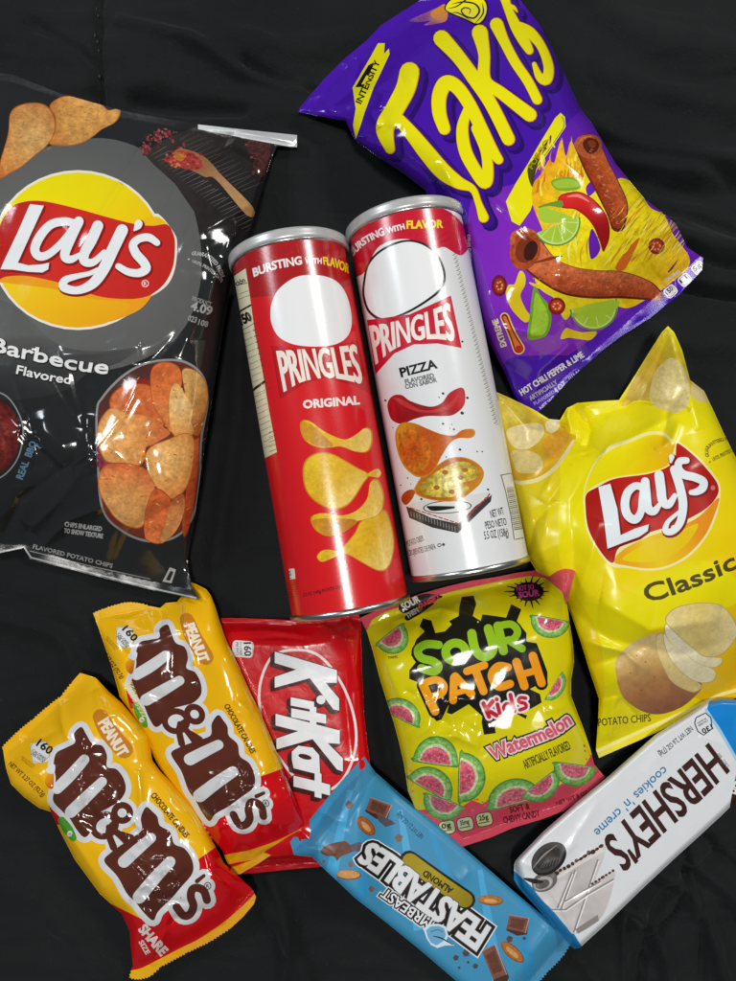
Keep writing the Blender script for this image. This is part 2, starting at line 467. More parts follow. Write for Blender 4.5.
# ------------------------------------------------------------------ setting: black bed cover
def cloth():
    # folds traced in the photo (wide soft ridges and valleys)
    F = [([(560, 115), (640, 150), (736, 165), (860, 170)], 16, .006), ([(590, 150), (660, 182), (736, 190), (860, 190)], 12, -.005),
         ([(655, 225), (700, 240), (800, 262)], 10, .005), ([(690, 285), (736, 292), (860, 300)], 6, -.006), ([(640, 320), (700, 345), (820, 350)], 16, .004),
         ([(560, -40), (640, 30), (760, 60), (860, 65)], 20, .006), ([(600, 70), (700, 100), (860, 110)], 14, .004),
         ([(-60, 30), (60, 45), (180, 40), (300, 60)], 18, .003), ([(130, 70), (220, 95), (300, 105)], 12, .003), ([(200, 20), (300, 45), (380, 20)], 14, .0035),
         ([(120, 20), (190, 40), (250, 75), (300, 85)], 7, .004), ([(245, 60), (280, 78), (330, 88)], 4, -.004), ([(130, 96), (180, 105), (240, 108)], 7, -.004), ([(590, 135), (640, 152), (700, 162), (740, 178)], 7, -.005), ([(660, 205), (700, 215), (760, 240)], 6, -.003), ([(688, 245), (720, 262), (780, 268)], 3.5, -.004), ([(676, 284), (710, 290), (780, 300)], 3, -.005), ([(686, 848), (690, 880), (680, 915), (650, 950), (642, 1000)], 3, -.005), ([(700, 880), (704, 930), (702, 1000)], 3, -.003), ([(710, 840), (728, 862), (760, 880)], 4, -.004), ([(620, 905), (626, 950), (622, 1000)], 4, .003), ([(636, 895), (644, 940), (640, 990)], 4, .003), ([(30, 20), (90, 60), (92, 90)], 6, -.003), ([(0, 620), (60, 640), (80, 700)], 9, .003), ([(270, 880), (290, 930), (280, 990)], 7, .004),
         ([(96, -60), (97, 10), (98, 100)], 4, -.004), ([(240, 320), (236, 420), (215, 560)], 10, .003),
         ([(0, 590), (60, 600), (100, 650)], 14, .003), ([(-40, 880), (40, 900), (110, 990)], 18, .004),
         ([(620, 900), (660, 940), (672, 1010)], 7, .0045), ([(655, 870), (700, 905), (730, 1000)], 8, .005), ([(640, 985), (650, 925), (700, 870), (760, 850)], 6, -.004),
         ([(690, 860), (736, 900), (800, 990)], 8, .004), ([(260, 900), (300, 960), (310, 1020)], 9, .003), ([(580, 960), (600, 985), (640, 1030)], 8, .003),
         ([(575, 625), (590, 700), (585, 800)], 8, -.003), ([(375, 640), (385, 740), (400, 800)], 8, -.003)]
    sp = 3.4
    gx = np.arange(-330, 1080, sp); gy = np.arange(-330, 1330, sp); X, Y = np.meshgrid(gx, gy)
    p = np.stack([X.ravel(), Y.ravel()], 1)
    def z(p):
        r = np.zeros(len(p))
        for pts, w, a in F:
            d = segdist(p, smooth(pts, False, 14)); r += 1.7 * a * np.exp(-(d / w) ** 2)
        q = p + 26 * np.stack([fbm(p / 70, 5), fbm(p / 70, 9)], 1)
        r += .0035 * fbm(q / (150, 60), 11) + .0046 * (ridge(q / (130, 36), 21) - .5) + .0020 * (ridge(q / (52, 17), 41) - .5) + .0010 * facet(q / (30, 16), 61)
        return r - .0045
    co = unproj(p, 0.0); co[:, 2] = z(p)
    nx = len(gx); ny = len(gy); idx = np.arange(nx * ny).reshape(ny, nx)
    F_ = np.stack([idx[:-1, :-1].ravel(), idx[1:, :-1].ravel(), idx[1:, 1:].ravel(), idx[:-1, 1:].ravel()], 1)
    m, nt, b = newmat('black_cotton'); L = nt.links.new
    tc = nd(nt, 'ShaderNodeTexCoord')
    wv = nd(nt, 'ShaderNodeTexNoise', Scale=900.0, Detail=3.0); L(tc.outputs['Object'], wv.inputs['Vector'])
    big = nd(nt, 'ShaderNodeTexNoise', Scale=6.0, Detail=4.0); L(tc.outputs['Object'], big.inputs['Vector'])
    cr = nd(nt, 'ShaderNodeValToRGB'); cr.color_ramp.elements[0].position = .3; cr.color_ramp.elements[1].position = .75
    cr.color_ramp.elements[0].color = (.0072, .0082, .0086, 1); cr.color_ramp.elements[1].color = (.0150, .0164, .0168, 1)
    L(big.outputs['Fac'], cr.inputs[0])
    lint = nd(nt, 'ShaderNodeTexNoise', Scale=1100.0, Detail=2.0); L(tc.outputs['Object'], lint.inputs['Vector'])
    lr = nd(nt, 'ShaderNodeMapRange'); L(lint.outputs['Fac'], lr.inputs[0]); lr.inputs[1].default_value = .70; lr.inputs[2].default_value = .78
    mx = nd(nt, 'ShaderNodeMix', data_type='RGBA'); L(lr.outputs[0], mx.inputs[0]); L(cr.outputs[0], mx.inputs[6]); mx.inputs[7].default_value = (.05, .052, .055, 1)
    L(mx.outputs[2], b.inputs['Base Color'])
    b.inputs['Roughness'].default_value = .78; b.inputs['Specular IOR Level'].default_value = .12
    b.inputs['Sheen Weight'].default_value = .05; b.inputs['Sheen Roughness'].default_value = .5
    med = nd(nt, 'ShaderNodeTexNoise', Scale=60.0, Detail=5.0, Roughness=.6, Distortion=.8); L(tc.outputs['Object'], med.inputs['Vector'])
    b1 = nd(nt, 'ShaderNodeBump', Strength=.5, Distance=.003); L(med.outputs['Fac'], b1.inputs['Height'])
    b2 = nd(nt, 'ShaderNodeBump', Strength=.8, Distance=.0005); L(wv.outputs['Fac'], b2.inputs['Height']); L(b1.outputs[0], b2.inputs['Normal']); L(b2.outputs[0], b.inputs['Normal'])
    o = mesh_obj('bed_cover', co, F_, m); o['kind'] = 'structure'
    o['label'] = 'black cotton bed cover with soft folds'
    # quilting thread in the seam at the top left
    th = plain_mat('black_thread', '1c1d1e', .5, bump=.4)
    V = []; FF = []
    for i, y in enumerate(np.arange(-20, 100, 8.5)):
        x = 97 + 2.2 * math.sin(i * 1.9); a = wpt(x, y, float(z(np.array([[x, y]]))[0]) + .0012); bq = wpt(x + 1.5 * math.cos(i * 2.3), y + 6.2, float(z(np.array([[x, y + 6]]))[0]) + .0012)
        d = (bq - a).normalized(); s_ = d.cross(Vector((0, 0, 1))); k0 = len(V); R = .0011
        for t in range(7):
            f = t / 6; c = a.lerp(bq, f) + Vector((0, 0, .0007 * math.sin(f * PI))); rr = R * (.35 + .65 * math.sin(f * PI))
            for q in range(6): an = q * PI / 3; V.append(c + s_ * rr * math.cos(an) + Vector((0, 0, 1)) * rr * math.sin(an))
        for t in range(6):
            for q in range(6): FF.append((k0 + t * 6 + q, k0 + t * 6 + (q + 1) % 6, k0 + t * 6 + 6 + (q + 1) % 6, k0 + t * 6 + 6 + q))
    s = mesh_obj('quilting_stitch', V, FF, th, o)
    return o
cloth()

# ------------------------------------------------------------------ lamps (an indoor ceiling light near the viewer, a dimmer room)
def area(name, loc, size, power, tgt=(0, 0, 0), col=(1, .97, .93), sy=None):
    l = bpy.data.lights.new(name, 'AREA'); l.energy = power; l.color = col; l.size = size
    if sy: l.shape = 'RECTANGLE'; l.size_y = sy
    o = bpy.data.objects.new(name, l); COL.objects.link(o); o.location = loc
    o.rotation_euler = (Vector(tgt) - Vector(loc)).to_track_quat('-Z', 'Y').to_euler(); return o
area('ceiling_lamp', (.07, -.15, 2.4), .26, 29.0)
area('window_light', (-1.5, .9, 1.5), .5, 14.0, col=(.86, .93, 1.0))
area('room_lamp', (1.3, 1.2, 1.7), .35, 17.0)
w = bpy.data.worlds.new('World'); sc.world = w; w.use_nodes = True
bg = w.node_tree.nodes['Background']; bg.inputs[0].default_value = (.8, .88, 1, 1); bg.inputs[1].default_value = .09
sc.view_settings.view_transform = 'Standard'; sc.view_settings.look = 'None'; sc.view_settings.exposure = 0; sc.view_settings.gamma = 1

# ------------------------------------------------------------------ cans
RC = .0374
metal = plain_mat('brushed_steel', 'd0d0ce', .28, 1.0, bs=500.0, bump=.05)
lidm = plain_mat('grey_plastic_lid', 'c4c5c3', .32, .25, .5, bs=200.0)
def can(label, top, bot, art_fn, red, group):
    a = np.array(wpt(*bot, RC)); b = np.array(wpt(*top, RC)); ax = b - a; Lc = np.linalg.norm(ax); ax /= Lc
    up = np.array([0, 0, 1.0]); rt = np.cross(ax, up); rt /= np.linalg.norm(rt); up = np.cross(rt, ax)
    S = 1500.0     # surface units per metre, about a photo pixel
    def P(q):      # q = (around, along)
        th = q[:, 0] / S / RC; s = q[:, 1] / S
        return RC * (np.sin(th)[:, None] * rt + np.cos(th)[:, None] * up) + s[:, None] * ax
    def fmap(p):   # photo px -> can surface
        d = rays(p); o = np.array([0, 0, HC]) - a
        dp = d - (d @ ax)[:, None] * ax; op = o - (o @ ax) * ax
        A = (dp * dp).sum(1); B = (dp @ op); C = op @ op - RC * RC
        disc = np.maximum(B * B - A * C, 0); t = (-B - np.sqrt(disc)) / A
        h = o + d * t[:, None]; s = h @ ax; th = np.arctan2(h @ rt, h @ up)
        return np.stack([th * RC * S, s * S], 1)
    root = thing('crisps_can', label, 'can', tuple(a), group)
    art = Art(red, fmap); art_fn(art)
    W = PI * RC * S; H = Lc * S; s0 = .0035 * S; s1 = H - .0070 * S
    ol = dens([(-W + .01, s0), (W - .01, s0), (W - .01, s1), (-W + .01, s1)], 5.0)
    can_m = film_mat('can_paper', .2, .75, 0.0, .035, 700, rvar=.05)
    build_sheet(art, ol, P, 5.0, [('label_tube', None, can_m, None)], root)
    def lathe(name, prof, mat, n=96, rings=True):
        V = []; F = []
        for s, r in prof:
            for i in range(n):
                t = 2 * PI * i / n; V.append(ax * s + r * (math.sin(t) * rt + math.cos(t) * up))
        for j in range(len(prof) - 1):
            for i in range(n): F.append((j * n + i, j * n + (i + 1) % n, (j + 1) * n + (i + 1) % n, (j + 1) * n + i))
        m0 = len(V); V.append(ax * prof[0][0]); V.append(ax * prof[-1][0])
        for i in range(n): F.append((m0, (i + 1) % n, i)); F.append((m0 + 1, (len(prof) - 1) * n + i, (len(prof) - 1) * n + (i + 1) % n))
        return mesh_obj(name, V, F, mat, root)
    r = RC
    lathe('bottom_rim', [(.001, .001), (.0015, r - .004), (.0002, r - .003), (-.0006, r - .0012), (-.0002, r + .0006), (.0012, r + .0012), (.0030, r + .0010), (.0036, r + .0002), (.0037, r - .002)], metal)
    e = Lc
    lathe('top_rim', [(e - .0076, r - .002), (e - .0072, r + .0004), (e - .0066, r + .0009), (e - .0056, r + .0009), (e - .0052, r - .001)], metal)
    lathe('lid', [(e - .0062, r - .002), (e - .0062, r + .0010), (e - .0057, r + .0017), (e - .0040, r + .0021), (e - .0030, r + .0017), (e - .0012, r + .0020), (e + .0002, r + .0016), (e + .0010, r + .0004), (e + .0012, r - .0012), (e + .0008, r - .0030), (e - .0010, r - .0040), (e - .0010, .004)], lidm)
    return root

def pringle(A, pts, tip=None, c=('ecc428', 'e0b01e', 'f6dc80')):
    A.fill(pts, 'cc8c14')
    P = np.array(pts, float); cn = P.mean(0); q = cn + (P - cn) * .955
    lo = q.min(0); hi = q.max(0)
    A.fill(q, lg(tuple(lo), tuple(hi), *c, spk=.22, mot=.16))

def word_arc(A, t, y0, col, h, b): pass

def sunrays(A, cx, cy, n, a0, a1, r0, r1, col, w=3):
    for i in range(n):
        a = math.radians(a0 + (a1 - a0) * i / (n - 1)); k = .8 + .2 * math.sin(i * 7.3)
        A.stroke([(cx + r0 * math.cos(a), cy - r0 * math.sin(a) * .55), (cx + r1 * k * math.cos(a), cy - r1 * k * math.sin(a) * .55)], [w, 1], col)

def art_original(A):
    A.at(220, 210)
    A.fill([(40, 330), (60, 250), (140, 160), (280, 115), (420, 100), (560, 150), (620, 240), (640, 310), (560, 362), (420, 385), (260, 393), (150, 403), (80, 420)], lg((60, 200), (560, 390), 'a8151b', 'b0161b'))
    sunrays(A, 380, 285, 17, 165, 8, 165, 255, 'd9303a', 3.5)
    # nutrition panel
    A.fill([(42, 318), (118, 268), (135, 380), (160, 560), (195, 740), (225, 920), (262, 1113), (170, 1160), (140, 1000), (112, 800), (70, 520)], 'e9e2bd', False)
    for y0, w in ((0, 12), (60, 3), (78, 3), (255, 3), (335, 12), (450, 3), (490, 3), (520, 3)): pass
    A.stroke([(84, 345), (124, 335)], 4, '6a6a50'); A.stroke([(92, 385), (130, 372)], 3, '88905c'); A.stroke([(88, 410), (135, 392)], 3, '88905c')
    A.text('ción', (76, 350), (118, 330), 24, '20201c', 1)
    A.stroke([(84, 470), (140, 438)], 9, '15150f'); A.text('150', (100, 530), (148, 505), 42, '15150f', 3)
    A.stroke([(92, 560), (158, 520)], 3, '40402e')
    for i in range(11):
        y = 575 + i * 27; x = 104 + i * 6.4
        A.stroke([(x, y), (x + 38, y - 17)], 2, '55553e'); A.stroke([(x + 48, y - 20), (x + 62, y - 26)], 4, '40402e')
    A.stroke([(148, 830), (204, 790)], 12, '15150f')
    for i in range(10): A.stroke([(160 + i * 5, 860 + i * 26), (205 + i * 5, 838 + i * 26)], 2, '55553e')
    A.env('BURSTING', [(157, 306), (250, 272), (377, 248)], [(150, 270), (245, 236), (372, 213)], 'efe9e6', 2.6)
    A.env('WITH', [(392, 244), (467, 246)], [(391, 220), (467, 222)], 'efe9e6', 1.8)
    A.env('FLAVOR', [(478, 249), (530, 262), (592, 290)], [(474, 216), (530, 224), (596, 252)], 'f0dc20', 2.6)
    # plain oval emblem
    A.fill([(232, 470), (240, 420), (272, 362), (345, 310), (432, 298), (520, 318), (575, 375), (603, 470), (598, 560), (545, 612), (450, 628), (340, 618), (270, 582), (238, 525)], 'eff0f0')
    # name plate
    A.fill([(236, 622), (350, 640), (500, 632), (632, 598), (700, 850), (600, 800), (480, 768), (380, 800), (278, 866)], 'bc1119', False)
    A.stroke([(236, 622), (278, 866), (380, 800), (480, 768), (600, 800)], 3, 'a00d14', False)
    A.env('PRINGLES', [(296, 832), (370, 790), (450, 772), (540, 772), (655, 797)], [(262, 652), (350, 645), (440, 640), (530, 634), (626, 622)], 'f3e9dc', 4.2)
    A.text('ORIGINAL', (385, 912), (642, 892), 36, 'f3e9e4', 3.6)
    A.at(270, 400)
    ch = lambda pts: pringle(A, pts)
    ch([(520, 505), (552, 550), (572, 650), (562, 730), (540, 775), (500, 787), (430, 752), (370, 717), (320, 695), (350, 660), (390, 610), (425, 550)])
    ch([(215, 722), (235, 695), (270, 688), (305, 694), (340, 690), (318, 712), (270, 735), (235, 745)])
    ch([(186, 545), (215, 524), (260, 522), (330, 532), (400, 508), (450, 450), (465, 375), (498, 366), (524, 430), (520, 500), (490, 535), (430, 553), (400, 560), (350, 602), (270, 626), (210, 600)])
    A.fill([(300, 545), (400, 555), (350, 600), (270, 622), (215, 590), (200, 550)], lg((200, 560), (390, 570), 'd0901c', 'b87818', spk=.3, mot=.2))
    ch([(150, 330), (165, 275), (215, 243), (280, 245), (340, 275), (400, 310), (455, 342), (430, 385), (385, 455), (345, 492), (285, 503), (215, 472), (165, 415)])
    ch([(440, 348), (470, 325), (498, 316), (512, 335), (500, 357), (470, 352)])
    ch([(138, 115), (152, 92), (185, 98), (235, 135), (290, 165), (350, 182), (405, 155), (440, 128), (468, 140), (472, 195), (450, 238), (395, 238), (330, 215), (285, 218), (235, 220), (185, 205), (150, 170)])
    A.fill([(145, 115), (160, 98), (200, 120), (250, 165), (290, 210), (240, 214), (190, 200), (155, 165)], lg((150, 110), (290, 210), 'd89a18', 'c08a3a', spk=.3, mot=.2))
    A.text('5.2 OZ (149g) POTATO CRISPS', (155, 905), (345, 862), 15, '5a0c10', .6)
    A.rrect((102, 800), 26, 48, -5, 3, 'e6e2da'); A.text('MIX', (98, 820), (95, 782), 14, '303030', .6)
    for i in range(7): A.stroke([(82, 842 + i * 11), (128, 836 + i * 11)], 2, '6a1014')
    for i in range(5): A.stroke([(-4, 150 + i * 22), (28, 138 + i * 22)], 2.5, '6a1014')

def art_pizza(A):
    A.at(340, 190)
    A.fill([(0, 320), (30, 210), (110, 130), (250, 85), (400, 70), (520, 110), (600, 220), (560, 300), (480, 262), (430, 270), (300, 225), (180, 260), (110, 380), (50, 405), (10, 430)], lg((60, 300), (520, 120), 'c4122c', 'cf1634'))
    sunrays(A, 290, 330, 17, 160, 35, 240, 330, '7a0a1c', 3)
    A.env('BURSTING', [(60, 303), (120, 245), (205, 205)], [(38, 276), (102, 222), (194, 172)], 'f1ecea', 2.6)
    A.text('WITH', (218, 198), (298, 178), 24, 'f1ecea', 1.8)
    A.text('FLAVOR', (308, 176), (472, 172), 34, 'f2e030', 2.8)
    A.fill([(105, 430), (128, 335), (195, 268), (295, 230), (385, 243), (452, 298), (486, 385), (470, 455), (400, 515), (300, 572), (200, 602), (132, 565), (105, 495)], '17130f')
    A.fill([(115, 430), (137, 340), (200, 277), (297, 239), (380, 252), (443, 304), (475, 385), (460, 448), (395, 505), (297, 562), (203, 590), (140, 556), (115, 492)], 'f0f1f1')
    A.fill([(123, 598), (320, 572), (510, 485), (536, 610), (560, 727), (450, 706), (340, 710), (250, 752), (163, 848), (143, 720)], 'cb1230', False)
    A.env('PRINGLES', [(166, 798), (240, 735), (340, 693), (440, 682), (528, 692)], [(136, 628), (230, 612), (330, 585), (420, 555), (504, 520)], 'f5ece4', 4.2)
    A.ell(563, 697, 5, 5, '222')  if False else A.ell(563, 697, 5, 5, '222222')
    A.text('PIZZA', (283, 860), (447, 818), 40, '15130f', 4.2)
    A.text('FLAVORED', (302, 892), (434, 862), 20, '6a6a68', 1.8)
    A.text('CON SABOR', (302, 916), (446, 882), 20, '6a6a68', 1.8)
    A.stroke([(85, 480), (88, 500)], 5, '444444')
    # small print up the sides of the tube
    for i in range(44):
        A.stroke([(520 + i * 4.4, 300 + i * 18), (532 + i * 4.4, 292 + i * 18)], 4, '8a8a88'); A.stroke([(528 + i * 4.4, 306 + i * 18), (538 + i * 4.4, 302 + i * 18)], 3, 'a5a5a2')
    for i in range(36):
        A.stroke([(58 + i * 4.6, 560 + i * 22), (66 + i * 4.6, 566 + i * 22)], 3.5, '6f6f6f')
    A.at(380, 370)
    A.fill([(35, 150), (60, 118), (100, 115), (135, 140), (190, 160), (240, 168), (285, 150), (320, 105), (375, 80), (392, 110), (385, 165), (340, 205), (290, 212), (220, 212), (160, 225), (100, 248), (55, 230), (38, 190)], lg((40, 120), (390, 180), 'b0141c', '8a0e16', 'c01e22', mot=.5))
    A.fill([(60, 130), (100, 135), (200, 185), (300, 165), (360, 110), (330, 170), (250, 195), (150, 185)], 'c83030')
    for x, y, r in ((402, 128, 7), (290, 108, 7), (272, 126, 4), (378, 198, 9), (290, 247, 6), (340, 273, 5), (322, 268, 3), (368, 366, 7), (447, 375, 4), (470, 375, 4), (305, 400, 4), (25, 140, 6), (127, 497, 4), (95, 530, 4), (142, 525, 3), (190, 594, 6), (497, 550, 6), (60, 265, 3), (330, 250, 3)): A.ell(x, y, r, r * .8, '2a2422', 20)
    # box
    A.fill([(120, 628), (250, 598), (400, 590), (515, 572), (510, 605), (420, 690), (358, 750), (240, 725), (135, 680)], '3b3836', False)
    A.fill([(120, 626), (180, 604), (330, 590), (500, 560), (514, 575), (440, 625), (360, 708), (235, 680)], 'dcdad6', False)
    for i in range(9): A.stroke([(140 + i * 26, 634 + i * 8.5), (158 + i * 26, 640 + i * 8.5)], 5, 'b23038')
    for i in range(7): A.stroke([(390 + i * 17, 690 - i * 17), (402 + i * 17, 672 - i * 17)], 6, 'b23038')
    A.ell(310, 630, 112, 30, '3a3836', -3); A.ell(310, 630, 106, 26, 'e2e0dc', -3)
    A.stroke([(220, 630), (250, 637), (340, 632)], [10, 24, 10], '1d1a18')
    for i in range(16): A.stroke([(142 + i * 13.5, 652 + i * 4.6), (144 + i * 13.5, 672 + i * 4.6)], 4, '8d8b88')
    # pizza chip and orange chip
    pringle(A, [(165, 530), (200, 480), (260, 440), (320, 405), (390, 402), (450, 430), (478, 470), (468, 512), (440, 545), (380, 590), (330, 605), (250, 600), (190, 585), (155, 560)], c=('c8801c', 'b85c18', 'd0902a'))
    A.fill([(185, 535), (230, 490), (290, 450), (350, 425), (410, 425), (450, 460), (440, 500), (380, 520), (410, 545), (350, 580), (260, 585), (200, 570)], rg((320, 510), 140, 'f0e6a0', 'd2bc4a', 'a88c24', spk=.7, mot=.9))
    for x, y in ((370, 495), (300, 470), (260, 540), (390, 460), (330, 560)): A.ell(x, y, 15, 11, ('b06a20', .3))
    pringle(A, [(98, 600), (105, 570), (135, 550), (162, 555), (150, 590), (120, 622)], c=('b03c14', 'a8400f', 'c05a1a'))
    pringle(A, [(70, 320), (76, 270), (105, 242), (160, 245), (220, 270), (285, 295), (345, 300), (380, 275), (430, 272), (438, 295), (420, 312), (370, 312), (330, 330), (290, 385), (255, 450), (215, 488), (165, 490), (115, 450), (85, 390)], c=('d8a020', 'c2500f', 'c8600f', 'e0a83a'))
    A.fill([(85, 320), (95, 280), (150, 275), (210, 320), (235, 370), (215, 440), (170, 470), (120, 440), (92, 385)], rg((150, 370), 110, 'b84608', 'c8620f', 'd0801a', spk=.6, mot=.5))
    A.text('POTATO CRISPS', (128, 812), (204, 785), 26, '4c4a48', .3)
    A.text('CRUJIENTES DE PAPA', (132, 856), (258, 824), 26, '4c4a48', .3)
    A.stroke([(265, 808), (272, 798), (282, 804), (274, 814)], 4, '4c4a48', closed=True); A.ell(292, 803, 7, 7, '4c4a48')
    A.text('NET WT', (512, 680), (572, 664), 34, '3c3a38', .6); A.text('PESO NETO', (488, 732), (584, 713), 34, '3c3a38', .6); A.text('5.5 OZ (158g)', (482, 779), (592, 762), 36, '3c3a38', .6)
    A.stroke([(555, 484), (600, 475), (625, 480)], 4, '33312f', False); A.stroke([(557, 484), (578, 560), (600, 660), (618, 780), (660, 772)], 4, '33312f', False)
    for i in range(24):
        f = i / 23; A.stroke([(582 + f * 34, 545 + f * 190), (612 + f * 44, 538 + f * 190)], [2, 3, 4][i % 3] + 1, '33312f', False, 'butt')

CG = 'tall cardboard crisps cans lying side by side'
can('red cardboard can of original flavour crisps, left of the two cans', (288.5, 252.5), (350.5, 609.0), art_original, 'd8181f', CG)
can('white cardboard can of pizza flavour crisps with a red top band', (404.5, 223.5), (470.0, 570.5), art_pizza, 'e4e6e7', CG)
# ------------------------------------------------------------------ bags
foil = plain_mat('silver_foil', 'b8b8b8', .25, .8, bs=200)

def lays_logo(A):                      # drawn in photo px of the barbecue bag
    A.at(0, 200)
    disc = dict()
    A.ell(359, 230, 397, 368, 'efe9d8'); A.fill([(150, 250 - 250), (560, 110), (700, 65), (742, 75), (800, 150), (815, 200), (806, 310), (770, 390), (690, 445), (600, 470), (200, 400), (-30, 380), (-60, 250), (-20, 160), (30, 60), (110, -10)], 'efe9d8')
    A.ell(359, 230, 386, 357, lg((150, -100), (560, 560), 'f0e404', 'f2dc08', 'f3bd12', 'eda512'))
    A.fill([(640, 100), (700, 75), (742, 85), (775, 118), (760, 130), (650, 130)], 'f2c010')
    A.fill([(-40, 370), (100, 340), (260, 380), (400, 425), (500, 452), (640, 455), (700, 430), (640, 505), (500, 560), (600, 480), (400, 450), (250, 410), (60, 385)], 'f0a016')
    A.fill([(-42, 250), (-10, 140), (40, 45), (100, 10), (200, 5), (350, 38), (500, 80), (620, 110), (700, 118), (768, 112), (795, 150), (805, 200), (797, 300), (760, 380), (700, 432), (640, 452), (560, 455), (470, 446), (380, 420), (260, 378), (130, 350), (30, 352), (-20, 372), (-40, 330)], lg((0, 150), (760, 300), 'b8201a', 'd42e24', 'cf2a22', 'c4261f'))
    S = [([(345, 108), (300, 98), (235, 112), (185, 165), (160, 225), (180, 258), (225, 248), (290, 190), (350, 110)], [34, 38, 40, 42, 42, 40, 36, 34, 34]),
         ([(362, 98), (330, 165), (302, 232), (300, 265), (330, 272), (368, 250)], [46, 46, 44, 40, 34, 20]),
         ([(450, 118), (420, 185), (388, 245), (390, 282), (430, 285), (480, 240)], [50, 50, 46, 42, 34, 26]),
         ([(562, 138), (520, 225), (475, 320), (425, 385), (355, 415), (292, 400), (300, 368), (355, 350), (410, 338), (450, 320)], [54, 54, 52, 46, 36, 40, 34, 26, 22, 22]),
         ([(722, 196), (685, 172), (640, 178), (612, 205), (625, 245), (660, 285), (672, 315), (640, 335), (590, 330), (545, 305)], [30, 36, 36, 38, 42, 42, 42, 38, 34, 30]),
         ([(638, 108), (632, 122), (618, 138)], [36, 32, 10])]
    Lp = [(138, 18), (202, 26), (140, 160), (82, 288), (130, 300), (190, 296), (226, 288), (222, 318), (195, 333), (130, 330), (60, 320), (2, 318), (16, 285), (80, 150)]
    for dx, dy, dw, c in ((5, 6, 12, '8a1512'), (0, 0, 0, 'edf0f2')):
        if dw:
            A.stroke([(x + dx, y + dy) for x, y in Lp], dw, c, False, closed=True)
        A.fill([(x + dx, y + dy) for x, y in Lp], c, False)
        A.letters(S, [(dx, dy, dw, c)])
    A.stroke([(668 + 15 * math.cos(t), 384 + 15 * math.sin(t)) for t in np.linspace(0, 6.283, 12, False)], 4, 'f0d8d0', closed=True)
    A.text('R', (661, 393), (675, 393), 17, 'f0d8d0', .5)

def chip(A, pts, c=('e0a04c', 'cf7030', 'b84a20'), rim='c8641e', spk=.35, mot=.4, rad=None):
    P = np.array(pts, float); cn = P.mean(0); A.fill(pts, rim)
    q = cn + (P - cn) * .965; lo = q.min(0); hi = q.max(0)
    A.fill(q, rg(rad[0], rad[1], *c, spk=spk, mot=mot) if rad else lg(tuple(lo), tuple(hi), *c, spk=spk, mot=mot))

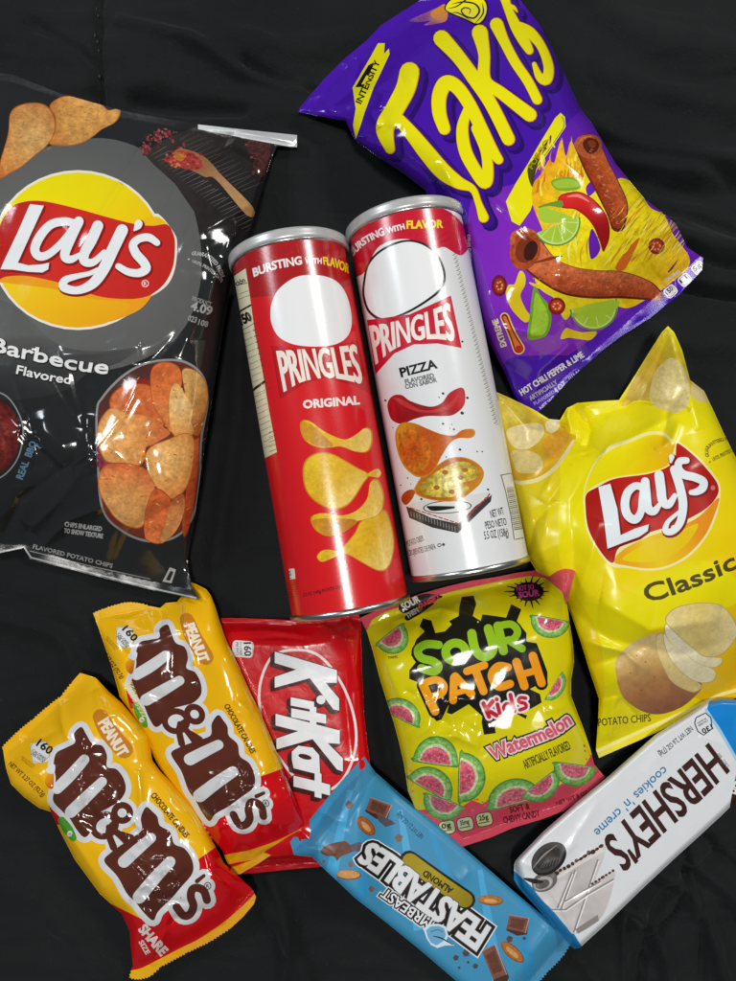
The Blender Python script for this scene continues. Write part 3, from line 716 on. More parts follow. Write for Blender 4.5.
# ---- black barbecue bag
def art_bbq(A):
    A.at(0, 0, 1)
    A.fill([(-70, 250), (-40, 190), (0, 172), (30, 152), (60, 144), (100, 138), (135, 146), (165, 165), (188, 195), (200, 240), (200, 285), (186, 325), (160, 350), (125, 366), (80, 374), (20, 380), (-40, 370), (-80, 320)], rg((70, 250), 170, '5e5f5d', '636462', '565756'))
    A.fill([(-70, 330), (0, 300), (60, 345), (120, 350), (150, 340), (120, 362), (90, 372), (60, 392), (0, 400), (-60, 390)], lg((40, 335), (36, 392), '5c5d5b', '3c3d3d', '2b2c2c'))
    # wood-grain board print with a spoon of spice
    A.at(140, 90)
    A.fill([(15, 290), (100, 235), (290, 150), (430, 180), (520, 190), (620, 235), (600, 330), (560, 450), (500, 560), (495, 640), (430, 690), (330, 690), (285, 640), (250, 560), (160, 430), (60, 340)], lg((20, 300), (560, 500), '38322e', '2c2725', '1f1b1b', mot=.3), False)
    for i in range(30):
        x = 50 + i * 16; y = 300 + i * 13
        A.stroke([(x, y), (x + 70, y - 40 + (i % 3) * 6)], [1, 3], '6a6664'); A.stroke([(x + 130, y - 70), (x + 200 + (i % 4) * 12, y - 110)], [3, 1], '554f4b') if x < 350 else None
    R = np.random.RandomState(4)
    for i in range(190):
        t = R.uniform(0, 1); x, y = [(30 + 60 * t, 200 + 50 * R.rand()), (70 + 90 * t, 190 + 25 * R.rand()), (110 + 90 * t, 300 + 45 * R.rand() - 50 * t), (500 + 60 * t, 230 + 150 * R.rand()), (15 + 20 * t, 250 + 40 * R.rand())][i % 5]
        x += R.normal(0, 9); y += R.normal(0, 7); k = R.choice([1, 1, .5, .35]); A.ell(x, y, R.uniform(5, 12) * k, R.uniform(4, 9) * k, (['8e3c40', '6e282e', '7c383c', 'a8545a'][i % 4], .6), R.uniform(0, 90), 6)
    A.fill([(145, 300), (180, 270), (240, 280), (300, 310), (345, 355), (372, 388), (520, 540), (495, 578), (350, 412), (300, 400), (250, 375), (180, 345)], lg((150, 280), (500, 560), 'a86038', '9a6a44', 'b58a60', 'c0935c', spk=.2))
    A.fill([(110, 320), (150, 295), (190, 280), (240, 290), (285, 330), (280, 360), (220, 365), (170, 350)], ('a83c34', .9)); A.ell(180, 305, 28, 18, ('c87a2c', .7), 20)
    for i in range(24): A.ell(R.uniform(125, 280), R.uniform(290, 355), 8, 6, (['c85a50', '8a2a28', 'd07048'][i % 3], .7), 0, 6)
    A.fill([(500, 230), (560, 220), (600, 250), (590, 340), (560, 400), (520, 350), (535, 300), (500, 290)], ('4a2624', .9))
    # guarantee text
    A.env('GUARANTEED FRESH', [(236, 758), (300, 768), (345, 805), (372, 862)], [(242, 742), (308, 752), (358, 793), (390, 855)], 'b9b9b8', .6)
    A.env('UNTIL PRINTED DATE', [(240, 792), (300, 820), (345, 855), (374, 885)], [(243, 780), (305, 806), (352, 842), (382, 874)], 'a9a9a8', .5); A.ell(224, 778, 4, 4, 'c8c8c8')
    A.at(0, 60, 2.374)
    A.text('PRODUCT', (455, 570), (500, 585), 10, '8c8c8c', .3)
    A.text('4.09', (452, 592), (500, 606), 20, 'a0a0a0', 1); A.text('023', (445, 618), (465, 624), 13, '909090', .5); A.text('108', (470, 628), (492, 634), 13, '909090', .5)
    # crisps across the top
    A.at(0, 60)
    chip(A, [(228, 212), (262, 178), (310, 164), (370, 172), (430, 188), (470, 205), (500, 230), (550, 222), (550, 258), (525, 290), (470, 318), (430, 350), (380, 380), (320, 394), (260, 392), (225, 382), (250, 330), (252, 260)], ('d89a50', 'd59a4c', 'c07030'), 'b86824', rad=((420, 270), 240))
    chip(A, [(45, 250), (72, 215), (120, 198), (175, 196), (215, 210), (245, 245), (256, 300), (245, 350), (215, 395), (160, 440), (100, 490), (40, 525), (-5, 545), (0, 470), (20, 400), (38, 330)], ('e0b06a', 'd29450', 'c27438'), 'b05c20', rad=((150, 360), 230))
    for i in range(70):
        x, y = [(R.uniform(60, 230), R.uniform(220, 420)), (R.uniform(250, 480), R.uniform(200, 360))][i % 2]
        A.stroke([(x, y), (x + R.uniform(4, 18), y + R.uniform(-12, 12))], [R.uniform(2, 6), 1], ['c07838', 'e8c48a', 'b86a2c', 'dca860', '9a8a3c'][i % 5])
    lays_logo(A)
    A.at(0, 200)
    ps = [(2, 3, 4.5, '1d1d1d'), (0, 0, 0, 'e9e9e7')]
    A.env('Barbecue', [(-42, 690), (60, 718), (200, 748), (340, 780), (492, 800)], [(-34, 628), (72, 655), (214, 688), (354, 720), (506, 738)], None, 2.4, ps)
    A.env('Flavored', [(74, 798), (200, 826), (322, 846)], [(82, 760), (208, 788), (330, 808)], None, 1.4, ps)
    # bowls
    A.at(0, 320, 2.944)
    A.stroke([(0 - 30, 205), (20, 225), (55, 275), (68, 330), (55, 400), (20, 450), (-30, 480)], 4, '8e8e8e')
    A.fill([(-60, 220), (0, 232), (45, 280), (58, 335), (45, 400), (0, 452), (-60, 460)], rg((-20, 340), 110, '8a3a34', '6e2420', '4a1816', spk=.7, mot=.6))
    A.fill([(282, 270), (300, 225), (350, 170), (410, 132), (480, 115), (550, 122), (600, 165), (614, 240), (596, 350), (590, 480), (570, 580), (520, 640), (440, 655), (360, 625), (300, 560), (285, 420)], '8e8f8f')
    A.fill([(288, 272), (306, 228), (355, 175), (412, 138), (480, 121), (546, 128), (594, 168), (607, 240), (590, 350), (583, 480), (564, 576), (518, 634), (440, 648), (364, 620), (306, 558), (291, 420)], lg((290, 150), (600, 600), '3a2a28', '7a3420', '6a2c1c'))
    for i in range(12): A.ell(295 + (i % 4) * 8, 380 + (i // 4) * 22, 12, 12, ('8a3a4a', .8), 0, 8)
    A.ell(400, 195, 45, 22, ('8a2822', .5), -10)
    A.at(80, 340, 3.773)
    chip(A, [(395, 400), (440, 370), (450, 380), (440, 560), (405, 730), (385, 715), (400, 560)], ('c86838', 'b8502a', 'a84824'), '9a3c1c')
    chip(A, [(110, 240), (140, 185), (200, 165), (260, 170), (300, 210), (320, 290), (300, 380), (240, 400), (150, 330)], ('d8743c', 'cc6430', 'd87a3e'), 'a84a20')
    chip(A, [(62, 350), (80, 295), (120, 255), (180, 275), (250, 285), (300, 320), (340, 352), (290, 385), (250, 405), (245, 450), (215, 475), (150, 468), (95, 455), (70, 400)], ('e6b06a', 'e09a50', 'd0683a'), 'c07a3a', rad=((110, 370), 210))
    chip(A, [(68, 520), (90, 475), (140, 462), (210, 470), (260, 500), (285, 560), (262, 620), (240, 700), (190, 708), (130, 670), (90, 610), (72, 570)], ('e6ac66', 'dc9852', 'd06a3a'), 'b85a2a', rad=((150, 660), 190))
    chip(A, [(265, 130), (290, 88), (335, 82), (375, 105), (385, 160), (360, 260), (345, 350), (310, 300), (275, 240)], ('cc622e', 'd47238', 'dc8c4c'), 'a84a20')
    chip(A, [(385, 112), (430, 110), (470, 150), (484, 210), (470, 300), (450, 360), (420, 350), (400, 290), (395, 200)], ('d2a460', 'c8904c', 'a85828'), '9c4a22')
    chip(A, [(340, 190), (365, 160), (395, 200), (425, 250), (420, 310), (430, 350), (385, 380), (345, 345), (335, 270)], ('ecca8a', 'e2b068', 'd8944a'), 'c08440', rad=((380, 240), 110))
    chip(A, [(245, 440), (270, 400), (330, 375), (400, 350), (432, 380), (425, 480), (400, 560), (350, 602), (300, 570), (260, 510)], ('eab870', 'e0a458', 'd68444'), 'b8682e', rad=((330, 450), 150))
    chip(A, [(285, 560), (345, 605), (330, 680), (310, 762), (270, 765), (243, 740), (248, 640)], ('cc602e', 'd46834', 'dc7c42'), 'a04420')
    chip(A, [(345, 608), (390, 580), (395, 640), (370, 710), (330, 755), (300, 765), (320, 690)], ('a84a24', 'cc8448', 'd89c5c'), '9c4420')
    R = np.random.RandomState(8)
    for i in range(130):
        x, y = R.uniform(80, 470), R.uniform(110, 740)
        if ((x - 270) / 200) ** 2 + ((y - 420) / 320) ** 2 < 1: A.stroke([(x, y), (x + R.uniform(4, 16), y + R.uniform(-12, 10))], [R.uniform(2, 6), 1], ['c0602c', 'e6b070', 'b4501e', 'd8924c', 'e8bc84'][i % 5])
    A.at(0, 320, 2.944)
    A.text('CHIPS ENLARGED', (190, 607), (299, 622), 13, 'b8b8b8', 1.0); A.text('TO SHOW TEXTURE', (188, 626), (302, 643), 13, 'b8b8b8', 1.0)
    A.fill([(478, 770), (500, 728), (518, 735), (505, 775)], 'b0b0ae', False); A.fill([(488, 765), (502, 738), (511, 742), (500, 768)], '2a2a2a', False)
    A.text('REAL  BBQ', (66, 470), (108, 362), 20, '5f7f9a', 1)
    A.text('FLAVORED POTATO CHIPS', (96, 672), (330, 730), 12, '9a9a98', .5)

bbq_out = [(-72, 62), (14, 75), (60, 93), (120, 110), (195, 124), (240, 129), (297, 135), (297, 147), (277, 146), (271, 160), (262, 188), (252, 222), (247, 238), (236, 262), (230, 290), (222, 335), (215, 380), (208, 425), (201, 470), (195, 515), (187, 560), (192, 588), (200, 600), (160, 592), (80, 572), (30, 559), (24, 548), (0, 553), (-72, 556)]
_rc = rand_creases(3, (-40, 380, 190, 580), 14, 80, 40, (30, 110), (4, 9), (.0008, .0026))
_rc2 = rand_creases(8, (150, 120, 280, 330), 12, 125, 35, (40, 110), (4, 8), (.0008, .0026))
_bc = [([(204, 127), (250, 134), (300, 142)], 3.2, .0022), ([(145, 370), (120, 420), (95, 452)], 9, .003), ([(20, 430), (60, 470), (95, 452)], 6, -.004), ([(95, 452), (60, 500), (30, 530)], 8, .004), ([(60, 355), (100, 352), (140, 345)], 6, .0028),
       ([(80, 250), (140, 150), (202, 124)], 5, .002), ([(120, 370), (150, 362), (180, 330)], 6, -.002), ([(230, 150), (262, 170), (270, 160)], 5, .003), ([(205, 240), (215, 280), (200, 340)], 8, .003),
       ([(30, 558), (70, 520), (120, 500)], 5, .003), ([(110, 575), (130, 530), (180, 500)], 6, -.003), ([(0, 545), (20, 500), (60, 470)], 6, -.003)]
bbq = Shape(bbq_out, [[(-72, 62), (14, 75), (120, 110), (297, 140)], [(-72, 556), (24, 552), (80, 572), (200, 600)]], .046, 62, 120, 8, .004, .34,
            base=lambda p: .001 + .018 * np.exp(-(np.hypot(p[:, 0] - 200, p[:, 1] - 602) / 26) ** 2),
            wr=lambda p, f: creases(p, _rc) * (.35 + f) + creases(p, _rc2) + creases(p, _bc) + f * (.0018 * (ridge(p / 60, 3) - .5)) + (.25 + f) * .0022 * facet(p / 26, 4) * (.25 + 2.2 * blob(p, (70, 462), (60, 42)) + 1.2 * blob(p, (120, 345), (30, 12)) + blob(p, (225, 200), (50, 80)) + blob(p, (90, 560), (110, 30))))
A = Art('232424'); art_bbq(A)
fm_black = film_mat('black_film', .11, .75, 0, .1, 90, rvar=.08); fm_black_s = film_mat('black_film_seal', .22, .6, 0, .08, 90, crimp=.25)
back_silver = film_mat('bag_back_film', .3, .5, 0, .2, 90)
topstrip = [(-80, 50), (14, 66), (60, 84), (120, 100), (195, 116), (300, 126), (305, 150), (277, 147), (240, 140), (195, 133), (120, 121), (60, 104), (14, 86), (-80, 72)]
botstrip = [(-80, 545), (0, 540), (26, 536), (34, 548), (80, 560), (130, 572), (180, 580), (190, 575), (215, 612), (160, 604), (80, 584), (20, 570), (-80, 570)]
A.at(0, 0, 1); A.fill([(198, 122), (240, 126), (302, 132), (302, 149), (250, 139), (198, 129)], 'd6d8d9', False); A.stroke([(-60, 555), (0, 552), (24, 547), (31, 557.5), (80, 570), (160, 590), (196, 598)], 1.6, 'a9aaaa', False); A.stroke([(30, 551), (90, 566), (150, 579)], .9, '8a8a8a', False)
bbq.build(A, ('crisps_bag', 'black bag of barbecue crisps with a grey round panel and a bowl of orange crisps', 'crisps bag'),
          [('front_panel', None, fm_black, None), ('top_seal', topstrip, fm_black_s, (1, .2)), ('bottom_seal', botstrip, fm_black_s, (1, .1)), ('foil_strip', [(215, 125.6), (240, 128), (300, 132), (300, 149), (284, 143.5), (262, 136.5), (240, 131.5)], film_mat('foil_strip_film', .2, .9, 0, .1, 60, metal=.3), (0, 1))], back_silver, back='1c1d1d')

# ---- purple rolled-tortilla bag
def art_takis(A):
    YL = 'efe60a'
    A.at(0, 0, 1)
    A.fill([(470, 205), (520, 180), (560, 130), (600, 110), (650, 190), (700, 250), (640, 300), (560, 360), (505, 370), (480, 320)], rg((560, 270), 170, '9030c4', '7c26bc', '5218ac'))
    A.fill([(505, 362), (540, 355), (590, 352), (640, 315), (705, 268), (700, 290), (600, 380), (530, 430), (500, 400)], '4414ac')
    A.fill([(420, 165), (455, 200), (470, 240), (480, 300), (485, 330), (476, 330), (455, 260), (435, 190)], '2c0c78')
    for i in range(14):                    # dotted lilac texture
        pass
    # mark at the top
    A.at(400, 0)
    A.fill([(40, 95), (90, 70), (160, 40), (210, 20), (215, 90), (160, 110), (110, 115), (140, 95), (90, 100)], lg((40, 90), (210, 40), '6a3a9a', '9a5a8a', 'c8802a', mot=.6))
    A.fill([(140, 60), (205, 25), (215, 75), (170, 90)], 'cf8a24')
    A.fill([(205, 42), (215, 10), (250, -20), (310, -35), (380, -15), (405, 20), (403, 60), (385, 100), (350, 115), (300, 92), (240, 68)], '1c1020')
    A.fill([(211, 42), (222, 12), (255, -12), (310, -27), (375, -8), (397, 22), (396, 60), (378, 94), (350, 107), (300, 84), (245, 62)], YL)
    A.stroke([(240, 18), (290, 8), (345, 18), (365, 50), (340, 82), (300, 72), (282, 48), (300, 34), (325, 44), (318, 62)], [2, 7, 8, 9, 8, 7, 7, 6, 5, 3], '1c1020')
    A.stroke([(222, 38), (262, 28), (310, -6), (350, -14)], [2, 6, 6, 2], '1c1020'); A.stroke([(345, 108), (382, 60), (378, 12)], [2, 7, 2], '1c1020'); A.stroke([(240, 58), (270, 60), (330, 96)], [2, 6, 2], '1c1020')
    T = [([(20 + 25, 330), (25, 410), (-25, 505), (-68, 590), (-45, 685)], [92, 92, 88, 86, 48]),
         ([(-30, 520), (50, 610), (130, 710), (200, 790), (270, 840), (335, 870), (362, 935), (385, 1000)], [50, 66, 78, 78, 60, 36, 34, 50])]
    a = [([(205, 592), (182, 520), (182, 440), (212, 382), (262, 400), (320, 480), (375, 590), (425, 690), (455, 735)], [58, 66, 70, 72, 66, 62, 60, 54, 44]),
         ([(312, 500), (288, 590), (300, 690), (345, 780), (392, 840), (405, 780), (392, 690), (350, 590)], [40, 56, 62, 60, 60, 54, 48, 46])]
    k = [([(192, 176), (270, 262), (345, 365), (420, 480), (500, 640)], [78, 66, 66, 62, 62]), ([(368, 150), (388, 250), (392, 370), (470, 430), (598, 528)], [76, 56, 60, 58, 66])]
    i_ = [([(445, 112), (480, 190), (530, 285), (590, 375), (632, 458)], [64, 50, 48, 48, 48])]
    s_ = [([(482, -10), (502, 50), (536, 125), (570, 185), (596, 232)], [44, 42, 54, 54, 40]), ([(550, 118), (600, 150), (652, 215), (684, 305), (674, 366), (642, 352), (618, 294)], [40, 52, 44, 48, 52, 40, 22]), ([(500, 30), (524, 34), (540, 54)], [30, 20, 8])]
    LT = T + a + k + i_ + s_
    A.letters(LT, [(30, 26, 26, '2a0868'), (16, 12, 18, '3a0e8a'), (0, 0, 4, '5a1a20'), (0, 0, 0, 'd89a1a'), (-2, -1, -5, YL)])
    # banners
    A.at(290, 0)
    A.fill([(405, 198), (436, 198), (432, 248), (455, 222), (458, 248), (420, 330), (385, 402), (342, 520), (326, 572), (302, 640), (290, 575), (302, 500), (288, 402), (330, 330), (370, 262)], YL, False)
    A.text('INTENSITY', (326, 478), (414, 286), 27, '15101a', 1.6); A.fill([(300, 400), (360, 300), (385, 285), (370, 330), (345, 380), (330, 400)], '15101a', False); A.fill([(328, 388), (352, 345), (362, 350), (345, 385)], YL, False)
    A.at(440, 100)
    A.fill([(555, 58), (575, 78), (578, 122), (520, 210), (445, 320), (425, 390), (436, 450), (415, 510), (366, 578), (330, 558), (303, 466), (350, 380), (400, 300), (470, 180), (530, 82)], YL, False)
    A.fill([(402, 320), (440, 260), (490, 190), (512, 160), (505, 205), (470, 250), (445, 310), (425, 400)], '4a4410'); A.text('FUEGO', (424, 318), (505, 192), 24, '9a9010', 1.2)
    A.stroke([(562, 78), (570, 120), (520, 200), (440, 320), (424, 385)], 3, '2a1050')
    # flames and cheese-coloured splash
    A.at(0, 0, 1)
    A.fill([(533, 205), (533, 185), (541, 174), (549, 160), (554, 163), (561, 140), (566, 156), (571, 141), (579, 158), (592, 178), (604, 190), (620, 178), (636, 186), (650, 207), (664, 215), (673, 234), (690, 262), (668, 285), (645, 300), (626, 308), (600, 300), (560, 299), (537, 285), (536, 262), (545, 240)], lg((533, 180), (690, 270), 'f0a818', 'f4e012', 'f0d80e', 'f0b81c', spk=.2, mot=.3))
    R = np.random.RandomState(5)
    A.at(550, 120)
    for i in range(26):
        x = R.uniform(190, 560); y = R.uniform(470, 700); l = R.uniform(50, 130)
        A.stroke([(x, y), (x + l * .35, y - l * .6), (x + l * .8, y - l * 1.1)], [1, R.uniform(4, 11), 1], ['d89a18', 'f2ec50', 'c8a010', 'e0801c', 'b8a014'][i % 5])
    for i in range(16):
        x = R.uniform(-60, 170); y = R.uniform(180, 330); A.stroke([(x, y), (x + 8, y - 50), (x + 20, y - 100 * R.rand())], [1, 8, 1], ['e07a18', 'f4ec60', 'd8a018'][i % 3])
    for i in range(14):
        x = R.uniform(40, 180); y = R.uniform(480, 680); A.stroke([(x, y), (x - 6, y - 60), (x + 10, y - 110)], [1, 9, 1], ['f0e860', 'd8a81a', 'c89a14', 'f2f090'][i % 4])
    for i in range(34):
        x = R.uniform(-70, 190); y = R.uniform(120, 360); h = R.uniform(30, 90); A.stroke([(x, y), (x + 10 * math.sin(i), y - h * .5), (x + 6, y - h)], [R.uniform(6, 14), 6, .6], ['f6ec3a', 'ea8a1a', 'f0c81c', 'd87418', 'f8f27a'][i % 5])
    for i in range(30):
        x = R.uniform(200, 600); y = R.uniform(380, 690); l = R.uniform(30, 90)
        A.stroke([(x, y), (x + l * .4, y - l * .45), (x + l * .8, y - l * 1.0)], [.6, R.uniform(2, 6), .6], ['f8f58a', 'a8900e', 'f6ee30', 'cf7a18'][i % 4])
    A.fill([(195, 500), (232, 590), (190, 640), (178, 560)], '6a1cae'); A.fill([(165, 310), (200, 275), (218, 310), (180, 350)], '6a1cae')
    A.fill([(300, 680), (350, 600), (412, 540), (380, 620), (340, 690)], 'd86a18'); A.fill([(540, 700), (590, 640), (560, 690)], '7a2a3a')
    # limes
    A.at(440, 100)
    A.fill([(510, 375), (560, 355), (620, 358), (650, 395), (620, 415), (540, 415)], '7fae28'); A.fill([(520, 380), (565, 364), (615, 368), (636, 395), (590, 404), (540, 404)], 'a4c63a')
    def lime(c, r, a0, a1, rot=0):
        p = lambda rr: [(c[0] + rr * math.cos(math.radians(t)), c[1] + rr * math.sin(math.radians(t))) for t in np.linspace(a0, a1, 14)]
        A.fill(p(r), '5f9a1e', False); A.fill(p(r * .93), 'cfe08a', False); A.fill(p(r * .86), 'a9cc3a', False)
        for t in np.linspace(a0 + 14, a1 - 14, 5): A.stroke([c, (c[0] + r * .84 * math.cos(math.radians(t)), c[1] + r * .84 * math.sin(math.radians(t)))], [1, 4], 'dcea9a')
    lime((535, 560), 112, -12, 150)
    A.fill([(455, 495), (500, 500), (610, 540), (560, 560), (470, 560)], 'a9cc3a')
    A.at(460, 230)
    A.fill([(320, 240), (400, 265), (520, 310), (640, 320), (736, 318), (730, 350), (600, 380), (520, 380), (480, 410), (420, 300), (340, 260)], ('e6d41a', .2))
    A.fill([(275, 188), (298, 205), (300, 250), (278, 300), (300, 360), (325, 400), (300, 425), (250, 380), (225, 340), (210, 290), (225, 250), (250, 250)], lg((220, 200), (310, 420), 'e8d81c', 'd8b81a', 'e6d01a'))
    A.fill([(340, 262), (370, 300), (410, 350), (420, 420), (400, 480), (360, 500), (312, 495), (320, 400)], '6fa820'); A.fill([(348, 290), (380, 330), (402, 380), (405, 430), (385, 478), (345, 485), (325, 478), (335, 390)], ('a2ca38', .2))
    lime((615, 350), 112, -18, 172); A.fill([(512, 395), (580, 345), (728, 325), (700, 380), (600, 400)], 'a9cc3a')
    A.fill([(462, 500), (485, 452), (520, 460), (560, 470), (628, 468), (600, 505), (540, 500), (500, 495)], 'e0c21c')
    for x, y, rx, ry, c in ((180, 256, 36, 50, '6e1430'), (182, 256, 24, 34, 'a02c1c'), (445, 350, 40, 40, '8a1c14'), (446, 348, 28, 26, 'c03c24')): A.ell(x, y, rx, ry, (c, .3))
    for i in range(8): A.ell(182 + 12 * math.cos(i), 256 + 18 * math.sin(i), 5, 5, 'd8a050', 0, 6); A.ell(446 + 16 * math.cos(i), 350 + 14 * math.sin(i), 5, 5, 'e0b070', 0, 6)
    # rolls
    rust = lambda a, b: lg(a, b, 'c86830', 'b84e1c', '963612', spk=.5, mot=.4)
    A.at(550, 120)
    A.stroke([(175, 120), (215, 215), (265, 310), (305, 400), (312, 480)], [118, 118, 116, 110, 70], '6a2410'); A.stroke([(178, 120), (218, 215), (268, 310), (306, 400), (312, 470)], [108, 106, 104, 98, 56], lg((300, 200), (190, 260), 'd0703a', 'bc5424', '943614', spk=.5, mot=.4))
    A.fill([(112, 120), (128, 82), (170, 66), (215, 74), (238, 105), (228, 150), (190, 178), (145, 165)], ('b4582a', .5)); A.fill([(150, 108), (175, 82), (215, 92), (226, 120), (205, 150), (172, 150)], ('5a1e10', .4)); A.fill([(172, 100), (200, 92), (214, 112), (196, 130)], '8a3a1c'); A.stroke([(130, 110), (150, 84), (190, 74)], [3, 10, 3], ('d07a44', .4))
    A.ell(490, 580, 38, 38, '8a2014'); A.ell(490, 580, 26, 26, 'b83c24')
    for i in range(7): A.ell(490 + 16 * math.cos(i), 580 + 16 * math.sin(i), 5, 5, 'e0a060', 0, 6)
    A.at(460, 230)
    A.stroke([(320, 100), (400, 180), (500, 232), (620, 250), (736, 252), (850, 275), (905, 300)], [150, 130, 136, 132, 126, 96, 60], '6a2410')
    A.stroke([(322, 100), (402, 176), (502, 228), (620, 246), (736, 248), (850, 272), (900, 298)], [138, 118, 122, 118, 112, 82, 48], lg((600, 190), (590, 310), 'cc6c40', 'bc542c', '943818', spk=.5, mot=.35))
    A.ell(300, 92, 70, 92, ('a84820', .7), 15); A.ell(300, 92, 44, 60, '7c3014', 15); A.ell(325, 95, 30, 48, '3c140c', 20)
    A.stroke([(240, 60), (250, 20), (300, 0), (345, 10)], [20, 24, 20, 10], ('c0622e', .5)); A.stroke([(345, 150), (420, 130), (470, 120)], [8, 14, 4], '8a3414')
    # crumb and flake texture of the rolls, strands of the splash
    for i in range(150):
        t = R.uniform(0, 1); x, y = (500 + 100 * 0 + 0, 0) if False else ((330 + 500 * t, 215 + 50 * t + R.uniform(-38, 38)) if i % 2 else (595 + 130 * t, -370 + 330 * t + R.uniform(-35, 35)))
        A.stroke([(x, y), (x + R.uniform(3, 12), y + R.uniform(-6, 6))], [R.uniform(2, 5), 1], ['dc8858', 'e09a64', '8e3012', 'a8481c', 'd07a4a'][i % 5])
    A.at(550, 120)
    for i in range(70):
        t = R.uniform(0, 1); x = 270 + 340 * t + R.uniform(-40, 40); y = 690 - 60 * t - R.uniform(0, 250) * (1 - .4 * t); l = R.uniform(25, 75)
        if y < 300 + 1.0 * (x - 330) * .75: continue
        A.stroke([(x, y), (x + l * .45, y - l * .4), (x + l * .8, y - l)], [.6, R.uniform(1.5, 4), .6], ['fbf8a0', 'b89a10', 'f8f040', 'd8860f', '8c7a0c', 'f4e850'][i % 6])
    # chilli
    A.at(550, 120)
    ch = [(70, 372), (130, 372), (190, 412), (232, 470), (248, 540), (246, 600)]
    A.stroke(ch, [70, 84, 84, 76, 52, 10], '7e0c10'); A.stroke(ch, [60, 74, 74, 66, 42, 4], lg((150, 330), (180, 500), 'e0302c', 'c81a1e', '9a1014')); A.stroke([(80, 352), (130, 348), (180, 375)], [4, 14, 4], 'f08a80')
    A.at(440, 100); A.stroke([(455, 492), (500, 480), (550, 478)], [8, 14, 34], '6a9a38')
    # thermometer
    A.at(460, 230)
    A.stroke([(205, 400), (238, 475), (270, 545)], [42, 40, 56], 'e8c860'); A.stroke([(205, 400), (238, 475), (270, 545)], [30, 28, 44], '7a1420'); A.stroke([(205, 402), (240, 480), (270, 545)], [16, 14, 32], 'e07030'); A.ell(270, 545, 15, 15, 'c82028')
    A.text('EXTREME', (214, 532), (172, 408), 26, 'e8dc9a', 1.6)
    A.text('HOT CHILI PEPPER & LIME', (285, 762), (572, 582), 28, 'e9e6ee', 1.8)
    A.text('ARTIFICIALLY', (326, 785), (450, 706), 20, 'b9b0c8', .8); A.text('FLAVORED TORTILLA', (345, 806), (530, 690), 15, 'a8a0c0', .5)
    A.text('NET WT', (375, 828), (440, 775), 17, 'cfcbe0', .8); A.text('4 OZ', (445, 752), (492, 712), 26, 'd8d4e6', 1.4); A.text('(113.4g)', (505, 690), (556, 655), 18, 'cfcbe0', .8)
    A.text('TAKIS ES MARCA DE GRUPO BIMBO', (62, 330), (46, 20), 13, 'c4b8e0', .6)
    A.at(550, 120)
    A.text('CALORIES', (535, 745), (600, 700), 14, 'e8e4f0', .6)
    for x, y, t in ((555, 788, '150'), (620, 735, '11'), (682, 680, '5g')):
        A.rrect((x, y), 58, 50, -42, 12, 'f0eef2'); A.rrect((x, y), 48, 40, -42, 10, '45404c'); A.rrect((x, y), 44, 36, -42, 8, 'f0eef2'); A.text(t, (x - 14, y + 16), (x + 14, y - 9), 20, '2a2630', .8)

takis_out = [(298, 112), (301, 106), (323, 80), (344, 59), (368, 39), (381, 25), (403, 11), (420, 0), (445, -14), (480, -24), (510, -14), (522, 2), (539, 24), (552, 48), (565, 75), (579, 107), (591, 122), (600, 137), (615, 163), (637, 190), (646, 200), (663, 213), (676, 224), (687, 247), (703, 258), (702, 270), (680, 294), (650, 318), (620, 337), (599, 353), (569, 380), (551, 400), (538, 412), (525, 408), (514, 395), (505, 373), (492, 347), (480, 321), (472, 295), (458, 252), (440, 215), (425, 190), (403, 173), (377, 156), (355, 140), (346, 121)]
_tc = [([(300, 112), (345, 105), (400, 75)], 9, .003), ([(330, 108), (352, 90), (360, 60)], 6, -.0035), ([(372, 82), (385, 95), (378, 110)], 5, .004), ([(480, 190), (505, 210), (530, 240)], 3.5, .0015), ([(560, 215), (562, 280), (590, 270)], 4, .0012), ([(440, 160), (470, 220), (500, 340)], 9, .003),
       ([(490, 325), (520, 332), (545, 335)], 3.5, .0025), ([(530, 410), (540, 370), (575, 340)], 6, .003), ([(640, 320), (620, 300), (610, 270)], 6, -.002), ([(370, 110), (374, 118), (380, 128)], 4, .003), ([(420, 20), (440, 60), (470, 90)], 10, .002)]
_tr = rand_creases(12, (480, 280, 690, 400), 12, 55, 30, (20, 70), (3, 6), (.0006, .002)) + rand_creases(13, (310, 30, 420, 150), 8, 20, 40, (20, 60), (3, 6), (.0006, .002))
takis = Shape(takis_out, [[(298, 113), (344, 59), (403, 11), (522, -10)], [(534, 412), (620, 337), (703, 262)]], .050, 52, 105, 7, .004, .36,
              base=lambda p: .0025, wr=lambda p, f: creases(p, _tc) + creases(p, _tr) + f * (.0014 * (ridge(p / 55, 13) - .5)) + (.3 + f) * .0020 * facet(p / 24, 14) * (.3 + blob(p, (350, 100), (50, 40)) + blob(p, (560, 350), (90, 40))))
A = Art(lg((310, 110), (600, 200), '4713a6', '5019b2', '6220b6')); art_takis(A)
fm = film_mat('purple_film', .12, .6, 0, .1, 80, rvar=.08); fs = film_mat('purple_film_seal', .2, .5, 0, .08, 100, crimp=.12)
takis.build(A, ('crisps_bag', 'purple snack bag with yellow lettering and rolled tortilla chips, at the top of the spread', 'snack bag'),
            [('front_panel', None, fm, None), ('top_seal', [(290, 110), (344, 50), (403, 2), (450, -30), (530, -30), (522, -6), (460, -10), (410, 16), (352, 64), (308, 116)], fs, (-.6, .8)), ('bottom_seal', [(530, 418), (625, 342), (712, 270), (704, 252), (614, 328), (524, 402)], fs, (.6, -.8))], back_silver, back='32108a')

